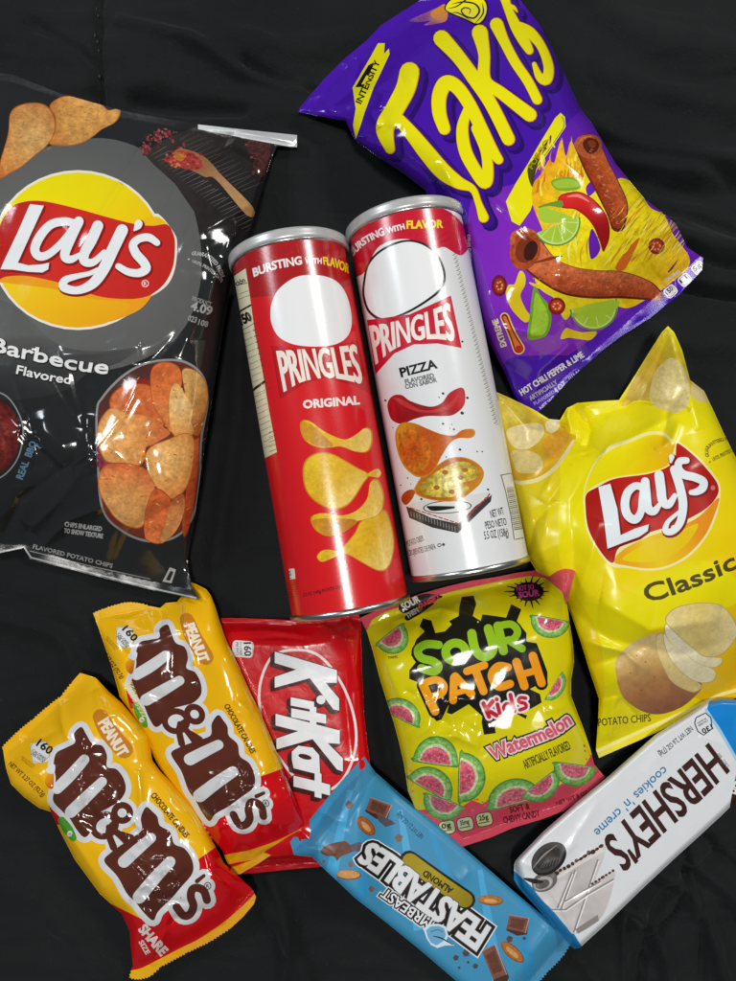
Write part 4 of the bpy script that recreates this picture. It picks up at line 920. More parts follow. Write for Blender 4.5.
# ---- yellow classic bag
def art_classic(A):
    A.at(0, 0, 1)
    A.fill([(595, 470), (640, 420), (690, 410), (740, 440), (790, 420), (790, 700), (700, 700), (640, 640), (740, 600), (700, 560), (600, 600), (560, 560)], lg((600, 500), (770, 700), 'ece004', 'eed604', 'ecc204', 'e8b404'))
    A.fill([(500, 400), (545, 425), (560, 470), (560, 560), (600, 640), (600, 720), (570, 640), (520, 540)], lg((500, 420), (600, 680), 'dcc818', 'e2d008', 'e8cc04'))
    # printed crisps in the folded corners
    A.at(490, 310)
    A.fill([(15, 370), (120, 420), (240, 495), (330, 520), (360, 560), (395, 590), (330, 690), (240, 770), (140, 800), (100, 780), (60, 600)], lg((20, 380), (300, 760), 'd8c040', 'd4b428', 'd0a018', mot=.3))
    for p_, c in (([(75, 560), (130, 530), (220, 520), (250, 550), (230, 600), (170, 640), (110, 630)], 'e8d89a'), ([(100, 650), (190, 650), (240, 690), (230, 740), (140, 750), (110, 710)], 'dcc882'), ([(240, 620), (300, 560), (360, 560), (350, 620), (290, 690)], 'd49a28'), ([(50, 460), (110, 430), (160, 460), (150, 500), (80, 520)], 'd8c23a'), ([(255, 520), (290, 500), (325, 515), (300, 560), (265, 560)], 'e6d8a8')): A.fill(p_, lg(p_[0], p_[3], c, c, mot=.25, spk=.2))
    A.stroke([(110, 790), (150, 795), (220, 780), (290, 735), (345, 665), (385, 600)], [16, 18, 18, 18, 16, 14], 'e8dc9c')
    A.at(0, 0, 1)
    A.fill([(622, 404), (650, 352), (667, 329), (680, 352), (692, 384), (688, 398), (676, 405), (640, 400)], lg((640, 400), (680, 330), 'cdb050', 'd2b438', 'd8cc20', mot=.3))
    A.fill([(650, 400), (655, 372), (672, 358), (686, 372), (690, 398), (680, 412), (664, 410)], ('e0cf8c', .25)); A.fill([(692, 385), (702, 382), (710, 400), (700, 402), (692, 396)], 'dcc884')
    # logo
    A.at(576, 400)
    A.stroke([(38, 480), (45, 400), (80, 310), (150, 225), (250, 185), (330, 155), (400, 155), (440, 185), (462, 200)], [10, 12, 14, 18, 14, 14, 14, 10, 6], 'efe6a0')
    A.fill([(40, 440), (60, 350), (110, 265), (170, 228), (260, 195), (340, 165), (395, 165), (435, 195), (460, 215), (455, 260), (420, 300), (330, 330), (180, 350), (80, 400)], lg((150, 200), (420, 300), 'ebdf06', 'eed606', 'e8b010'))
    A.fill([(36, 480), (50, 600), (110, 710), (165, 765), (230, 772), (330, 785), (420, 772), (520, 720), (600, 630), (650, 520), (665, 410), (640, 350), (560, 260), (470, 190), (455, 215), (420, 300), (330, 335), (180, 355), (80, 398), (40, 440)], 'f0e8a8')
    A.fill([(175, 745), (215, 690), (330, 630), (450, 590), (560, 540), (655, 450), (640, 520), (592, 625), (512, 712), (420, 762), (330, 775), (235, 762)], lg((250, 760), (560, 560), 'eca818', 'ecca08', 'ecb010', 'e69010'))
    A.fill([(215, 735), (260, 695), (350, 650), (460, 610), (560, 570), (520, 650), (430, 720), (320, 745)], lg((250, 700), (520, 620), 'ecd008', 'e8c408'))
    A.fill([(43, 480), (50, 430), (100, 400), (180, 362), (330, 340), (420, 308), (455, 270), (462, 205), (480, 205), (560, 272), (632, 355), (655, 400), (650, 440), (610, 490), (540, 535), (450, 575), (330, 612), (240, 650), (190, 690), (168, 750), (115, 700), (58, 595)], lg((100, 450), (640, 400), 'aa1a12', 'c6221a', 'bc1e18', 'a81a14'))
    Lp = [(103, 400), (158, 385), (190, 500), (205, 622), (270, 592), (335, 572), (330, 602), (290, 630), (220, 655), (145, 684), (130, 560)]
    S = [([(312, 405), (275, 395), (238, 425), (225, 480), (238, 530), (272, 550), (298, 515), (305, 450), (312, 405)], [34, 34, 38, 40, 40, 38, 34, 32, 34]),
         ([(318, 375), (322, 430), (330, 495), (358, 512), (385, 480)], [40, 42, 42, 36, 20]),
         ([(382, 345), (390, 405), (398, 462), (425, 482), (455, 440)], [44, 44, 42, 36, 24]),
         ([(452, 320), (478, 400), (492, 480), (480, 560), (445, 603), (412, 602), (420, 565), (450, 535), (482, 510)], [40, 40, 40, 36, 32, 30, 22, 18, 18]),
         ([(508, 278), (478, 282), (470, 312), (495, 342), (545, 355), (585, 375), (582, 405), (555, 422), (530, 425)], [30, 34, 36, 38, 38, 38, 38, 32, 24]), ([(440, 262), (436, 285)], [26, 12])]
    for dx, dy, dw, c in ((4, 6, 12, '7a100c'), (0, 0, 0, 'e6ecef')):
        if dw: A.stroke([(x + dx, y + dy) for x, y in Lp], dw, c, False, closed=True)
        A.fill([(x + dx, y + dy) for x, y in Lp], c, False); A.letters(S, [(dx, dy, dw, c)])
    A.ell(630, 404, 11, 11, 'd0706a')
    A.env('Classic', [(330, 930), (420, 905), (560, 855), (650, 815), (742, 772)], [(302, 855), (395, 830), (535, 785), (625, 745), (715, 700)], '4f4510', 3.4)
    A.env('GUARANTEED FRESH', [(612, 262), (612, 225), (645, 198), (700, 185), (740, 184)], [(596, 262), (596, 218), (635, 186), (695, 171), (740, 170)], '6f6214', .8)
    A.text('UNTIL PRINTED DATE', (632, 282), (745, 225), 17, '6f6214', .8); A.ell(616, 285, 4, 4, '6f6214')
    A.at(576, 560)
    A.fill([(180, 495), (195, 440), (260, 380), (330, 350), (400, 335), (450, 400), (520, 500), (580, 575), (545, 630), (480, 680), (400, 708), (330, 705), (260, 670), (205, 610)], lg((290, 380), (390, 700), 'dcc488', 'cfa562', 'b47844', '85503c', mot=.25, spk=.12))
    for x, y in ((320, 470), (360, 540), (300, 600), (420, 640), (250, 520), (340, 640), (470, 600), (280, 440)): A.ell(x, y, 4, 3, '8a5a30', 0, 6)
    for p_, c in (([(368, 350), (400, 335), (430, 400), (480, 480), (540, 550), (580, 580), (560, 605), (520, 605), (440, 560), (390, 470), (368, 400)], ('e4d090', 'dcc078')), ([(400, 340), (440, 330), (500, 400), (560, 470), (640, 510), (638, 550), (600, 566), (540, 555), (470, 500), (420, 430)], ('f0e6c0', 'e8daac')), ([(405, 320), (420, 290), (480, 340), (560, 420), (640, 450), (675, 455), (665, 485), (620, 496), (560, 475), (500, 430), (430, 375)], ('f0e8c6', 'e6dab0')), ([(410, 280), (440, 230), (500, 205), (600, 195), (680, 215), (735, 290), (740, 350), (700, 410), (650, 445), (590, 445), (540, 410), (470, 350)], ('e6d290', 'dcc474', 'e6d49a'))):
        A.fill(p_, 'bfa85e'); P = np.array(p_, float); q = P.mean(0) + (P - P.mean(0)) * .97; A.fill(q, lg(p_[0], p_[5], *c, mot=.15, spk=.15))
    A.text('POTATO CHIPS', (103, 765), (345, 742), 34, '5a4f12', .8)
    A.stroke([(90, 885), (250, 810), (420, 735), (560, 672), (650, 625), (760, 590), (960, 500)], [14, 14, 14, 14, 14, 16, 16], 'efe28a')

cl_out = [(494, 391), (510, 398), (533, 409), (549, 419), (560, 420), (567, 408), (577, 403), (600, 401), (619, 400), (632, 380), (650, 351), (662, 332), (668, 326), (674, 332), (682, 350), (690, 380), (704, 391), (714, 412), (724, 434), (738, 462), (762, 520), (782, 590), (786, 660), (782, 676), (736, 698), (690, 717), (640, 740), (599, 758), (596, 750), (598, 720), (599, 699), (589, 669), (581, 643), (571, 614), (565, 600), (552, 584), (536, 570), (528, 557), (520, 520), (510, 477), (502, 435)]
_cc = [([(560, 420), (580, 445), (604, 452)], 6, -.010), ([(567, 408), (572, 440), (584, 454)], 5, .008), ([(578, 404), (590, 430), (586, 450)], 5, -.006), ([(540, 500), (556, 470), (574, 446)], 6, .005), ([(528, 556), (536, 520), (556, 500)], 6, -.004), ([(582, 450), (620, 445), (690, 405)], 8, .004), ([(500, 485), (525, 480), (570, 440)], 6, .003), ([(580, 452), (550, 500), (540, 560)], 10, .004), ([(600, 450), (570, 500), (575, 600)], 14, -.004),
       ([(560, 600), (610, 640), (680, 655), (736, 640)], 16, -.005), ([(600, 600), (650, 630), (720, 620)], 16, .005), ([(580, 640), (625, 652), (650, 674)], 5, .004), ([(584, 668), (640, 650), (650, 640)], 6, -.003), ([(600, 700), (615, 690), (610, 740)], 5, .003), ([(615, 705), (622, 700), (640, 720)], 4, -.003),
       ([(668, 326), (655, 370), (640, 400)], 5, -.004), ([(668, 326), (684, 380), (700, 430)], 7, .004), ([(690, 380), (668, 410), (660, 450)], 6, -.003), ([(620, 401), (650, 402), (690, 410)], 3, -.005), ([(494, 391), (530, 430), (575, 437)], 6, .004), ([(655, 450), (672, 440), (680, 420)], 5, .003), ([(520, 480), (550, 580), (600, 690)], 8, .003), ([(600, 520), (590, 560), (575, 600)], 12, .003)]
classic = Shape(cl_out, [[(494, 391), (560, 421), (622, 402), (668, 326)], [(597, 755), (690, 714), (786, 668)]], .046, 58, 110, 6, .005, .36,
                base=lambda p: .002 + .028 * np.exp(-(np.hypot(p[:, 0] - 668, p[:, 1] - 330) / 45) ** 2) + .012 * np.exp(-(np.hypot(p[:, 0] - 498, p[:, 1] - 395) / 40) ** 2),
                wr=lambda p, f: creases(p, _cc) + f * (.0020 * (ridge(p / 75, 23) - .5)) + (.3 + f) * .0036 * facet(p / 32, 24) * (.45 + blob(p, (560, 440), (60, 40)) + blob(p, (620, 700), (50, 50)) + .6 * blob(p, (600, 620), (50, 60))))
A = Art(lg((520, 420), (760, 640), 'e8dc02', 'ecda02', 'eccc04')); art_classic(A)
fm = film_mat('yellow_film', .27, .42, 0, .05, 60, rvar=.06); fs = film_mat('yellow_film_seal', .24, .5, 0, .12, 80, crimp=.25)
classic.build(A, ('crisps_bag', 'yellow bag of classic crisps printed with a red banner and a sliced potato', 'crisps bag'),
              [('front_panel', None, fm, None), ('bottom_seal', [(590, 765), (700, 722), (800, 678), (795, 655), (690, 698), (594, 740)], fs, (.4, 1)),
               ('top_seal', [(488, 385), (560, 412), (568, 400), (622, 394), (655, 335), (668, 320), (676, 330), (668, 334), (662, 342), (630, 402), (622, 407), (578, 410), (566, 424), (545, 424), (494, 399)], fs, (0, 1))], back_silver, back='d8c808')
# ---- peanut candy pouches
def art_peanut(A, first):
    BR = '57291c'; WH = 'd9dadb'; YE = 'f4b60a'
    A.at(100, 781)
    A.fill([(-60, 560), (40, 560), (120, 600), (200, 640), (330, 560), (450, 362), (535, 303), (620, 250), (780, 520), (760, 640), (200, 960), (100, 930), (130, 780), (135, 690), (60, 610)], lg((500, 350), (200, 850), 'cc0a12', 'd40a14', 'c20812'), False)
    A.at(0, 660)
    A.fill([(225, 660), (262, 690), (280, 740), (262, 760), (236, 705)], 'c20a16')
    # white border and brown letters
    m1 = [(340, 340), (374, 308), (398, 345), (425, 385), (470, 395), (492, 440), (492, 492), (535, 502), (568, 545), (578, 600), (548, 650), (500, 680), (452, 712), (418, 788), (388, 816), (352, 780), (318, 725), (290, 700), (245, 650), (250, 600), (256, 540), (246, 490), (258, 430), (300, 405), (345, 380)]
    A.stroke(m1, 52, WH, True, closed=True); A.fill(m1, WH)
    ring1 = [(480 + 52 * math.cos(t) * 1.0 - 8 * math.sin(t), 762 + 50 * math.sin(t)) for t in np.linspace(0, 2 * PI, 14, False)]
    ring2 = [(562 + 36 * math.cos(t), 704 + 36 * math.sin(t)) for t in np.linspace(0, 2 * PI, 12, False)]
    A.at(100, 781)
    m2 = [(188, 170), (212, 120), (240, 140), (264, 165), (275, 205), (322, 235), (342, 290), (390, 312), (424, 365), (425, 425), (372, 490), (325, 545), (268, 600), (245, 642), (205, 610), (165, 560), (125, 520), (80, 440), (20, 370), (50, 330), (90, 300), (150, 260), (192, 225)]
    A.stroke(m2, 56, WH, True, closed=True); A.fill(m2, WH)
    A.stroke([(446, 462), (478, 436)], 62, WH); A.stroke([(492, 548), (470, 500), (428, 495), (415, 530), (430, 575), (415, 612), (380, 618), (352, 578)], 84, WH); A.ell(494, 483, 36, 36, WH)
    A.at(0, 660)
    for R_ in (ring1, ring2): A.stroke(R_, 70, WH, True, closed=True); A.fill(R_, WH)
    A.stroke([(505, 760), (525, 860)], 76, WH); A.stroke([(520, 790), (580, 840)], 66, WH)
    A.fill(m1, lg((260, 450), (520, 700), BR, '5d2d1f', '52261a'))
    A.stroke([(262, 592), (325, 530), (388, 458)], [50, 52, 46], 'd2d3d4'); A.stroke([(245, 590), (262, 600)], 30, WH)
    A.stroke([(325, 700), (400, 628), (470, 560)], [54, 52, 44], 'd2d3d4')
    for R_ in (ring1, ring2): A.stroke(R_, 30, BR, True, closed=True)
    A.stroke([(530, 745), (500, 790), (522, 862)], [28, 30, 34], BR); A.stroke([(500, 770), (545, 800), (588, 838)], [28, 32, 38], BR); A.stroke([(560, 800), (605, 815)], 24, BR)
    A.at(100, 781)
    A.fill(m2, lg((180, 200), (350, 500), BR, '5d2d1f', '50251a'))
    A.stroke([(110, 372), (170, 318), (235, 262)], [56, 52, 46], 'd2d3d4'); A.stroke([(180, 535), (250, 450), (322, 372)], [60, 56, 50], 'd2d3d4')
    A.fill([(-10, 330), (60, 350), (40, 380), (130, 362), (90, 350)], YE) if False else None
    A.stroke([(446, 462), (478, 436)], [20, 16], BR)
    A.stroke([(492, 548), (478, 508), (450, 492), (424, 500), (418, 535), (430, 575), (415, 612), (385, 620), (352, 580)], 38, BR)
    A.stroke([(495 + 15 * math.cos(t), 483 + 16 * math.sin(t)) for t in np.linspace(0, 6.283, 12, False)], 4, '3a2018', closed=True); A.text('R', (488, 491), (502, 492), 16, '3a2018', .5)
    A.text('CHOCOLATE CANDIES', (232, 68), (392, 264), 27, '4a2210', 2.0)
    A.at(0, 660)
    A.stroke([(462, 262), (500, 330), (570, 412)], [72, 84, 84], 'c8801c'); A.text('PEANUT', (452, 292), (548, 448), 50, 'efe2cc', 3.4)
    A.rrect((182, 424), 78, 96, -8, 16, 'e6e6e6'); A.stroke([(140, 402), (150, 382), (215, 374), (226, 392), (230, 440), (192, 478), (148, 462), (140, 402)], 3, '9a9a94', False)
    A.text('160', (166, 392), (226, 436), 36, '221c18', 2.2); A.text('CALORIES', (146, 420), (206, 462), 13, '6a665e', .6); A.text('PER PACK', (144, 436), (198, 474), 12, '6a665e', .6)
    A.text('SEE NUTRITION', (98, 448), (156, 492), 9, 'a8740c', .3); A.text('INFORMATION', (96, 460), (146, 500), 9, 'a8740c', .3)
    A.text('NET WT 3.27 OZ (92.7g)', (38, 482), (196, 630), 21, '5a3008', 1.4)
    A.fill([(206, 560), (218, 528), (245, 518), (245, 590), (222, 588)], lg((206, 540), (245, 580), 'e8a018', 'c05a10')); A.fill([(210, 505), (250, 480), (250, 520), (225, 522)], 'dce0e2')
    A.stroke([(284, 738), (312, 780), (338, 820)], [34, 46, 30], '4c9a2c'); A.ell(320, 800, 12, 15, 'dfe6dc', 30); A.text('m', (316, 804), (326, 808), 14, '3a8022', .4)
    A.at(100, 781)
    A.text('SHARE', (176, 686), (280, 806), 44, 'eadcd6', 3.0); A.text('SIZE', (178, 742), (212, 800), 22, 'eadcd6', 1.6)
    # yellow end strip
    A.stroke([(740, 500), (718, 545), (600, 655), (470, 745), (380, 790), (270, 850), (190, 890), (110, 905), (60, 910)], [40, 44, 46, 46, 46, 50, 54, 60, 60], lg((700, 560), (150, 890), 'eaa80c', 'e2a010', 'f0b80e'))

pn_out = [(3, 750), (2, 747), (18, 731), (33, 719), (48, 706), (61, 696), (72, 682), (80, 673), (84, 674), (96, 678), (109, 692), (122, 703), (139, 723), (149, 736), (152, 760), (160, 771), (172, 783), (193, 807), (205, 826), (215, 846), (224, 863), (239, 877), (252, 889), (256, 897), (254, 904), (243, 917), (230, 929), (210, 942), (187, 953), (161, 967), (150, 977), (138, 980), (129, 978), (133, 965), (131, 948), (130, 932), (122, 914), (100, 894), (75, 860), (62, 835), (51, 812), (39, 808), (24, 797), (11, 784), (6, 768)]
def zig(o, i0, i1, a=.7, st=1.5):
    o = [np.array(q, float) for q in o]; out = o[:i0 + 1]
    for k in range(i0, i1):
        p, q = o[k], o[k + 1]; d = q - p; L = np.hypot(*d); n = max(2, int(L / st) // 2 * 2); nn = np.array([-d[1], d[0]]) / L
        for j in range(1, n): out.append(p + d * j / n + nn * (a if j % 2 else -a))
        out.append(q)
    return [tuple(q) for q in out + o[i1 + 1:]]
pn_z = zig(zig(pn_out, 26, 33), 1, 6)
PC = [([(60, 700), (62, 722), (70, 745)], 4, .0025), ([(20, 735), (40, 740), (62, 728)], 5, -.002), ([(95, 690), (100, 705), (110, 720)], 4, .002), ([(138, 770), (140, 790), (142, 815)], 3.5, .003), ([(80, 740), (86, 756), (92, 750)], 3, .002), ([(84, 760), (82, 780), (90, 790)], 3, -.0018), ([(100, 790), (108, 800), (104, 812)], 3, .002),
      ([(205, 848), (215, 880), (240, 900)], 4, .0025), ([(140, 945), (175, 920), (215, 905)], 4, -.002), ([(150, 965), (165, 930), (170, 900)], 4, .0025), ([(203, 850), (208, 868), (225, 880)], 3, -.002), ([(55, 815), (80, 850), (105, 890)], 5, .002), ([(130, 900), (145, 885), (160, 895)], 3, .002), ([(15, 760), (40, 775), (60, 800)], 5, .0018)]
PR = rand_creases(21, (70, 750, 130, 830), 12, 60, 60, (14, 40), (2.0, 4), (.0006, .0016)) + rand_creases(22, (130, 830, 180, 925), 24, 60, 80, (12, 38), (1.8, 3.6), (.0008, .0020))
M_UP = affine([(99, 717.6), (121.7, 755.6), (151, 795), (188, 838), (80, 723), (39.8, 752), (185, 922), (216, 847), (100, 748)],
              [(188, 619.6), (205, 660), (222.6, 706.5), (252, 755), (166, 623), (126, 632), (240, 833), (281, 765), (178, 654)])
Minv = np.linalg.inv(np.vstack([M_UP.T, [0, 0, 1]]))
def to_low(p): return (np.concatenate([p, np.ones((len(p), 1))], 1) @ Minv.T)[:, :2]
peanut = Shape(pn_z, [[(2, 748), (33, 719), (80, 673)], [(129, 978), (187, 953), (230, 929), (256, 897)]], .024, 26, 50, 7, .004, .36,
               base=lambda p: .0035 + .004 * sstep((p[:, 0] - 110) / 90), wr=lambda p, f: creases(p, PC) + creases(p, PR) + f * (.0016 * (ridge(p / 40, 33) - .5)) + (.3 + f) * .0016 * facet(p / 13, 34) * (.3 + blob(p, (150, 885), (38, 42)) + .8 * blob(p, (95, 790), (36, 40))))
fmy = film_mat('candy_film', .13, .6, 0, .05, 110, rvar=.06); fsy = film_mat('candy_film_seal', .22, .55, 0, .15, 160, crimp=.4)
pback = film_mat('candy_back_film', .25)
PG = 'yellow pouches of peanut chocolate candies'
A = Art(lg((20, 720), (170, 850), 'f0b80c', 'f4be0e', 'edb40a')); art_peanut(A, True)
peanut.build(A, ('candy_pouch', 'yellow and red peanut candy pouch lying lowest at the left, on top of its twin', 'candy pouch', ) , [('front_panel', None, fmy, None),
             ('top_seal', [(-6, 752), (30, 712), (60, 688), (80, 664), (88, 674), (66, 702), (38, 728), (8, 756)], fsy, (.68, .73)), ('bottom_seal', [(120, 985), (118, 970), (150, 966), (187, 945), (228, 920), (252, 890), (262, 900), (235, 935), (190, 960), (150, 985)], fsy, (.5, .86))], pback, back='c88a08')
up_out = [(93, 613), (105, 608), (118, 604), (128, 602), (140, 603), (150, 606), (160, 608), (166, 603), (177, 602), (182, 596), (183, 587), (184, 583), (188, 581), (198, 585), (207, 590), (211, 596), (214, 603), (220, 623), (226, 640), (234, 656), (242, 674), (250, 692), (260, 712), (272, 740), (282, 766), (296, 802), (310, 836), (303, 840), (290, 844), (278, 851), (268, 857), (258, 864), (247, 870), (241, 874), (236, 875), (231, 872), (222, 850), (200, 826), (178, 798), (158, 765), (146, 740), (137, 722), (128, 708), (120, 697), (112, 668), (106, 650), (100, 632)]
UC = [([(160, 608), (162, 618), (158, 632)], 4, -.003), ([(183, 588), (186, 605), (184, 630)], 5, .004), ([(188, 582), (200, 592), (206, 600)], 4, .003), ([(184, 630), (192, 655), (198, 680)], 4, .0025), ([(112, 668), (128, 700), (140, 722)], 4, .003), ([(118, 640), (130, 660), (126, 690)], 4, -.002), ([(100, 618), (125, 620), (150, 612)], 5, .0015),
      ([(234, 700), (250, 712), (256, 705)], 4, .002), ([(285, 775), (292, 800), (296, 825)], 4, .0025), ([(240, 870), (262, 850), (300, 838)], 4, .002), ([(255, 835), (262, 820), (280, 825)], 4, .0025), ([(230, 862), (240, 850), (250, 850)], 4, -.002)] 
for i in range(7): UC.append(([(276 + i * 3.4, 772 + i * 9), (282 + i * 3.2, 769 + i * 9), (289 + i * 3, 767 + i * 9)], 1.6, .0011))
UR = rand_creases(31, (215, 765, 268, 830), 30, 50, 80, (10, 30), (1.6, 3.2), (.0008, .0020)) + rand_creases(32, (150, 640, 200, 720), 6, 60, 60, (14, 40), (2.4, 4), (.0004, .0012))
upper = Shape(zig(up_out, 0, 5, .5), [[(93, 613), (140, 603), (188, 583)], [(236, 875), (268, 857), (310, 837)]], .023, 26, 46, 6, .004, .36,
              base=lambda p: .0025 + .008 * sstep((p[:, 0] - 180) / 60) * sstep((p[:, 1] - 620) / 40), wr=lambda p, f: creases(p, UC) + creases(p, UR) + f * (.0014 * (ridge(p / 42, 43) - .5)) + (.3 + f) * .0018 * facet(p / 12, 44) * (.22 + 1.4 * blob(p, (245, 800), (28, 34))))
A = Art(lg((120, 620), (260, 740), 'f0b80c', 'f4be0e', 'edb40a')); A.A = M_UP; art_peanut(A, False); A.A = None
A.at(160, 700); A.fill([(330, 770), (345, 765), (440, 730), (520, 690), (600, 645), (620, 660), (520, 715), (420, 775), (350, 810), (318, 800)], 'e2a20c')
A.at(90, 575)
for i in range(26): A.stroke([(150 + i * 3.6, 500 + i * 6), (190 + i * 2.6, 485 + i * 6.6)], [2, 4, 3][i % 3], 'f6e7a0')
upper.build(A, ('candy_pouch', 'yellow peanut candy pouch beneath the black bag corner, overlapping the red wafer bar', 'candy pouch'),
            [('front_panel', None, fmy, None), ('top_seal', [(85, 613), (118, 596), (150, 598), (162, 604), (160, 613), (140, 609), (118, 611), (96, 620)], fsy, (0, 1)),
             ('bottom_seal', [(226, 872), (246, 858), (288, 838), (312, 828), (320, 840), (250, 880), (232, 884)], fsy, (.5, .86))], pback, back='c88a08')

# ---- red wafer bar
def art_kitkat(A):
    A.at(200, 600, 3.506)
    A.stroke([(235, 225), (212, 290), (208, 360), (222, 440), (270, 540), (340, 630), (400, 668), (450, 668), (500, 630), (535, 560), (548, 480), (535, 390), (500, 300), (445, 220), (390, 182), (320, 176), (265, 190)], 9, 'e8dcdc', True, closed=True)
    LP = [[(262, 181), (480, 246), (480, 291), (440, 290), (488, 346), (488, 388), (468, 384), (385, 274), (262, 308), (262, 270), (338, 244), (262, 221)],
          [(318, 341), (400, 357), (400, 386), (318, 370)],
          [(320, 380), (385, 392), (385, 372), (408, 376), (408, 396), (442, 402), (442, 434), (408, 428), (408, 446), (385, 441), (385, 424), (320, 411)],
          [(265, 399), (490, 458), (490, 504), (448, 502), (501, 556), (501, 602), (480, 594), (395, 488), (268, 524), (268, 486), (345, 460), (265, 440)],
          [(322, 532), (345, 511), (395, 518), (418, 545), (421, 613), (328, 590), (322, 560)],
          [(328, 616), (402, 634), (402, 604), (426, 610), (426, 640), (456, 648), (456, 686), (426, 678), (426, 696), (402, 690), (402, 672), (328, 654)]]
    for dx, dy, w_ in ((-12, 11, 8), (-8, 8, 8), (-4, 4, 8), (0, 0, 7)):
        for q in LP:
            qq = [(x + dx, y + dy) for x, y in q]; A.fill(qq, '43120f', False); A.stroke(qq, w_, '43120f', False, closed=True)
        A.ell(424 + dx, 350 + dy, 21, 21, '43120f')
    for q in LP: A.fill(q, 'e6e8ea', False)
    A.ell(424, 350, 16, 16, 'e6e8ea'); A.ell(368, 550, 24, 9, '43120f', 14)
    A.rrect((150, 172), 74, 58, 4, 12, 'dcdcdc'); A.stroke([(152, 150), (184, 152), (184, 196), (152, 196)], 2, '8a8a8a', False)
    A.text('160', (154, 150), (156, 196), 24, '2a2422', 1.6); A.text('CALORIES', (138, 148), (140, 196), 8, '777777', .4); A.text('PER PACK', (126, 148), (128, 196), 8, '777777', .4)
    A.stroke([(130, 225), (140, 245)], 6, 'e0c8c8')
kk_out = [(221, 618), (240, 618), (265, 619), (290, 620), (315, 618), (345, 612), (358, 612), (361, 622), (361, 637), (362, 670), (364, 714), (368, 750), (374, 790), (372, 830), (350, 858), (320, 867), (285, 870), (257, 873), (243, 874), (232, 872), (228, 820), (224, 740), (221, 660)]
KC = [([(228, 632), (265, 630), (300, 634)], 3, .002), ([(240, 640), (280, 637), (310, 640)], 2.5, -.0015), ([(235, 626), (270, 624), (330, 626)], 2.5, .0012), ([(340, 622), (350, 650), (358, 690)], 5, .0025), ([(318, 622), (345, 640), (352, 620)], 4, .002), ([(255, 860), (290, 855), (320, 858)], 3, .0018), ([(250, 865), (280, 863), (318, 862)], 2, -.001), ([(300, 830), (315, 845), (320, 858)], 4, .002), ([(350, 640), (346, 700), (352, 760)], 7, -.0015)]
for i in range(9): KC.append(([(342 + (i % 3) * 4, 614 + i), (345 + i, 622), (343 + i * 2, 634)], 1.4, .0007))
kit = Shape(kk_out, [[(221, 618), (290, 620), (360, 614)], [(232, 874), (320, 867), (372, 840)]], .013, 12, 22, 5, .003, .4,
            base=lambda p: .0015, wr=lambda p, f: creases(p, KC) + f * (.0007 * (ridge(p / 60, 53) - .5)) + .0010 * facet(p / 16, 54) * (.15 + blob(p, (290, 635), (70, 12)) + blob(p, (300, 862), (60, 12))))
A = Art(lg((230, 640), (360, 850), 'c80812', 'd00a14', 'b80610')); art_kitkat(A)
fm = film_mat('red_film', .15, .6, 0, .12, 120); fs = film_mat('red_film_seal', .18, .6, 0, .12, 120, crimp=.45)
kit.build(A, ('wafer_bar', 'red wrapped wafer bar with white sideways lettering in an oval, under the red can', 'chocolate bar'),
          [('wrapper', None, fm, None), ('top_seal', [(215, 610), (365, 604), (365, 622), (320, 627), (215, 626)], fs, (0, 1)), ('bottom_seal', [(225, 864), (320, 858), (372, 828), (385, 850), (330, 880), (225, 884)], fs, (0, 1))], pback, back='a8080e')

# ---- sour watermelon candy bag
def melon(A, c, w, h, rot, cut=None):
    t = math.radians(rot)
    def E(rx, ry, a0, a1, n=18, oy=0):
        return [(c[0] + rx * math.cos(a) * math.cos(t) - (ry * math.sin(a) + oy) * math.sin(t), c[1] + rx * math.cos(a) * math.sin(t) + (ry * math.sin(a) + oy) * math.cos(t)) for a in np.linspace(math.radians(a0), math.radians(a1), n)]
    o = E(w, h, -8, 188); A.fill(o, ('4f9038', .5)); A.fill(E(w * .94, h * .93, -6, 186), ('72aa50', .6)); A.fill(E(w * .86, h * .84, -2, 182), ('88ba62', .7)); A.fill(E(w * .72, h * .68, -8, 188), ('c4d4a0', .5)); A.fill(E(w * .63, h * .56, -8, 188), ('d26876', .8)); A.fill(E(w * .46, h * .36, -4, 184, oy=h * .04), ('c85268', .8))
    R = np.random.RandomState(int(c[0]))
    for i in range(16):
        a = R.uniform(.1, 3.0); r = R.uniform(.1, .6); A.ell(c[0] + w * r * math.cos(a) * math.cos(t) - h * r * math.sin(a) * math.sin(t), c[1] + w * r * math.cos(a) * math.sin(t) + h * r * math.sin(a) * math.cos(t), w * .03, w * .03, 'dc8c94', 0, 6)
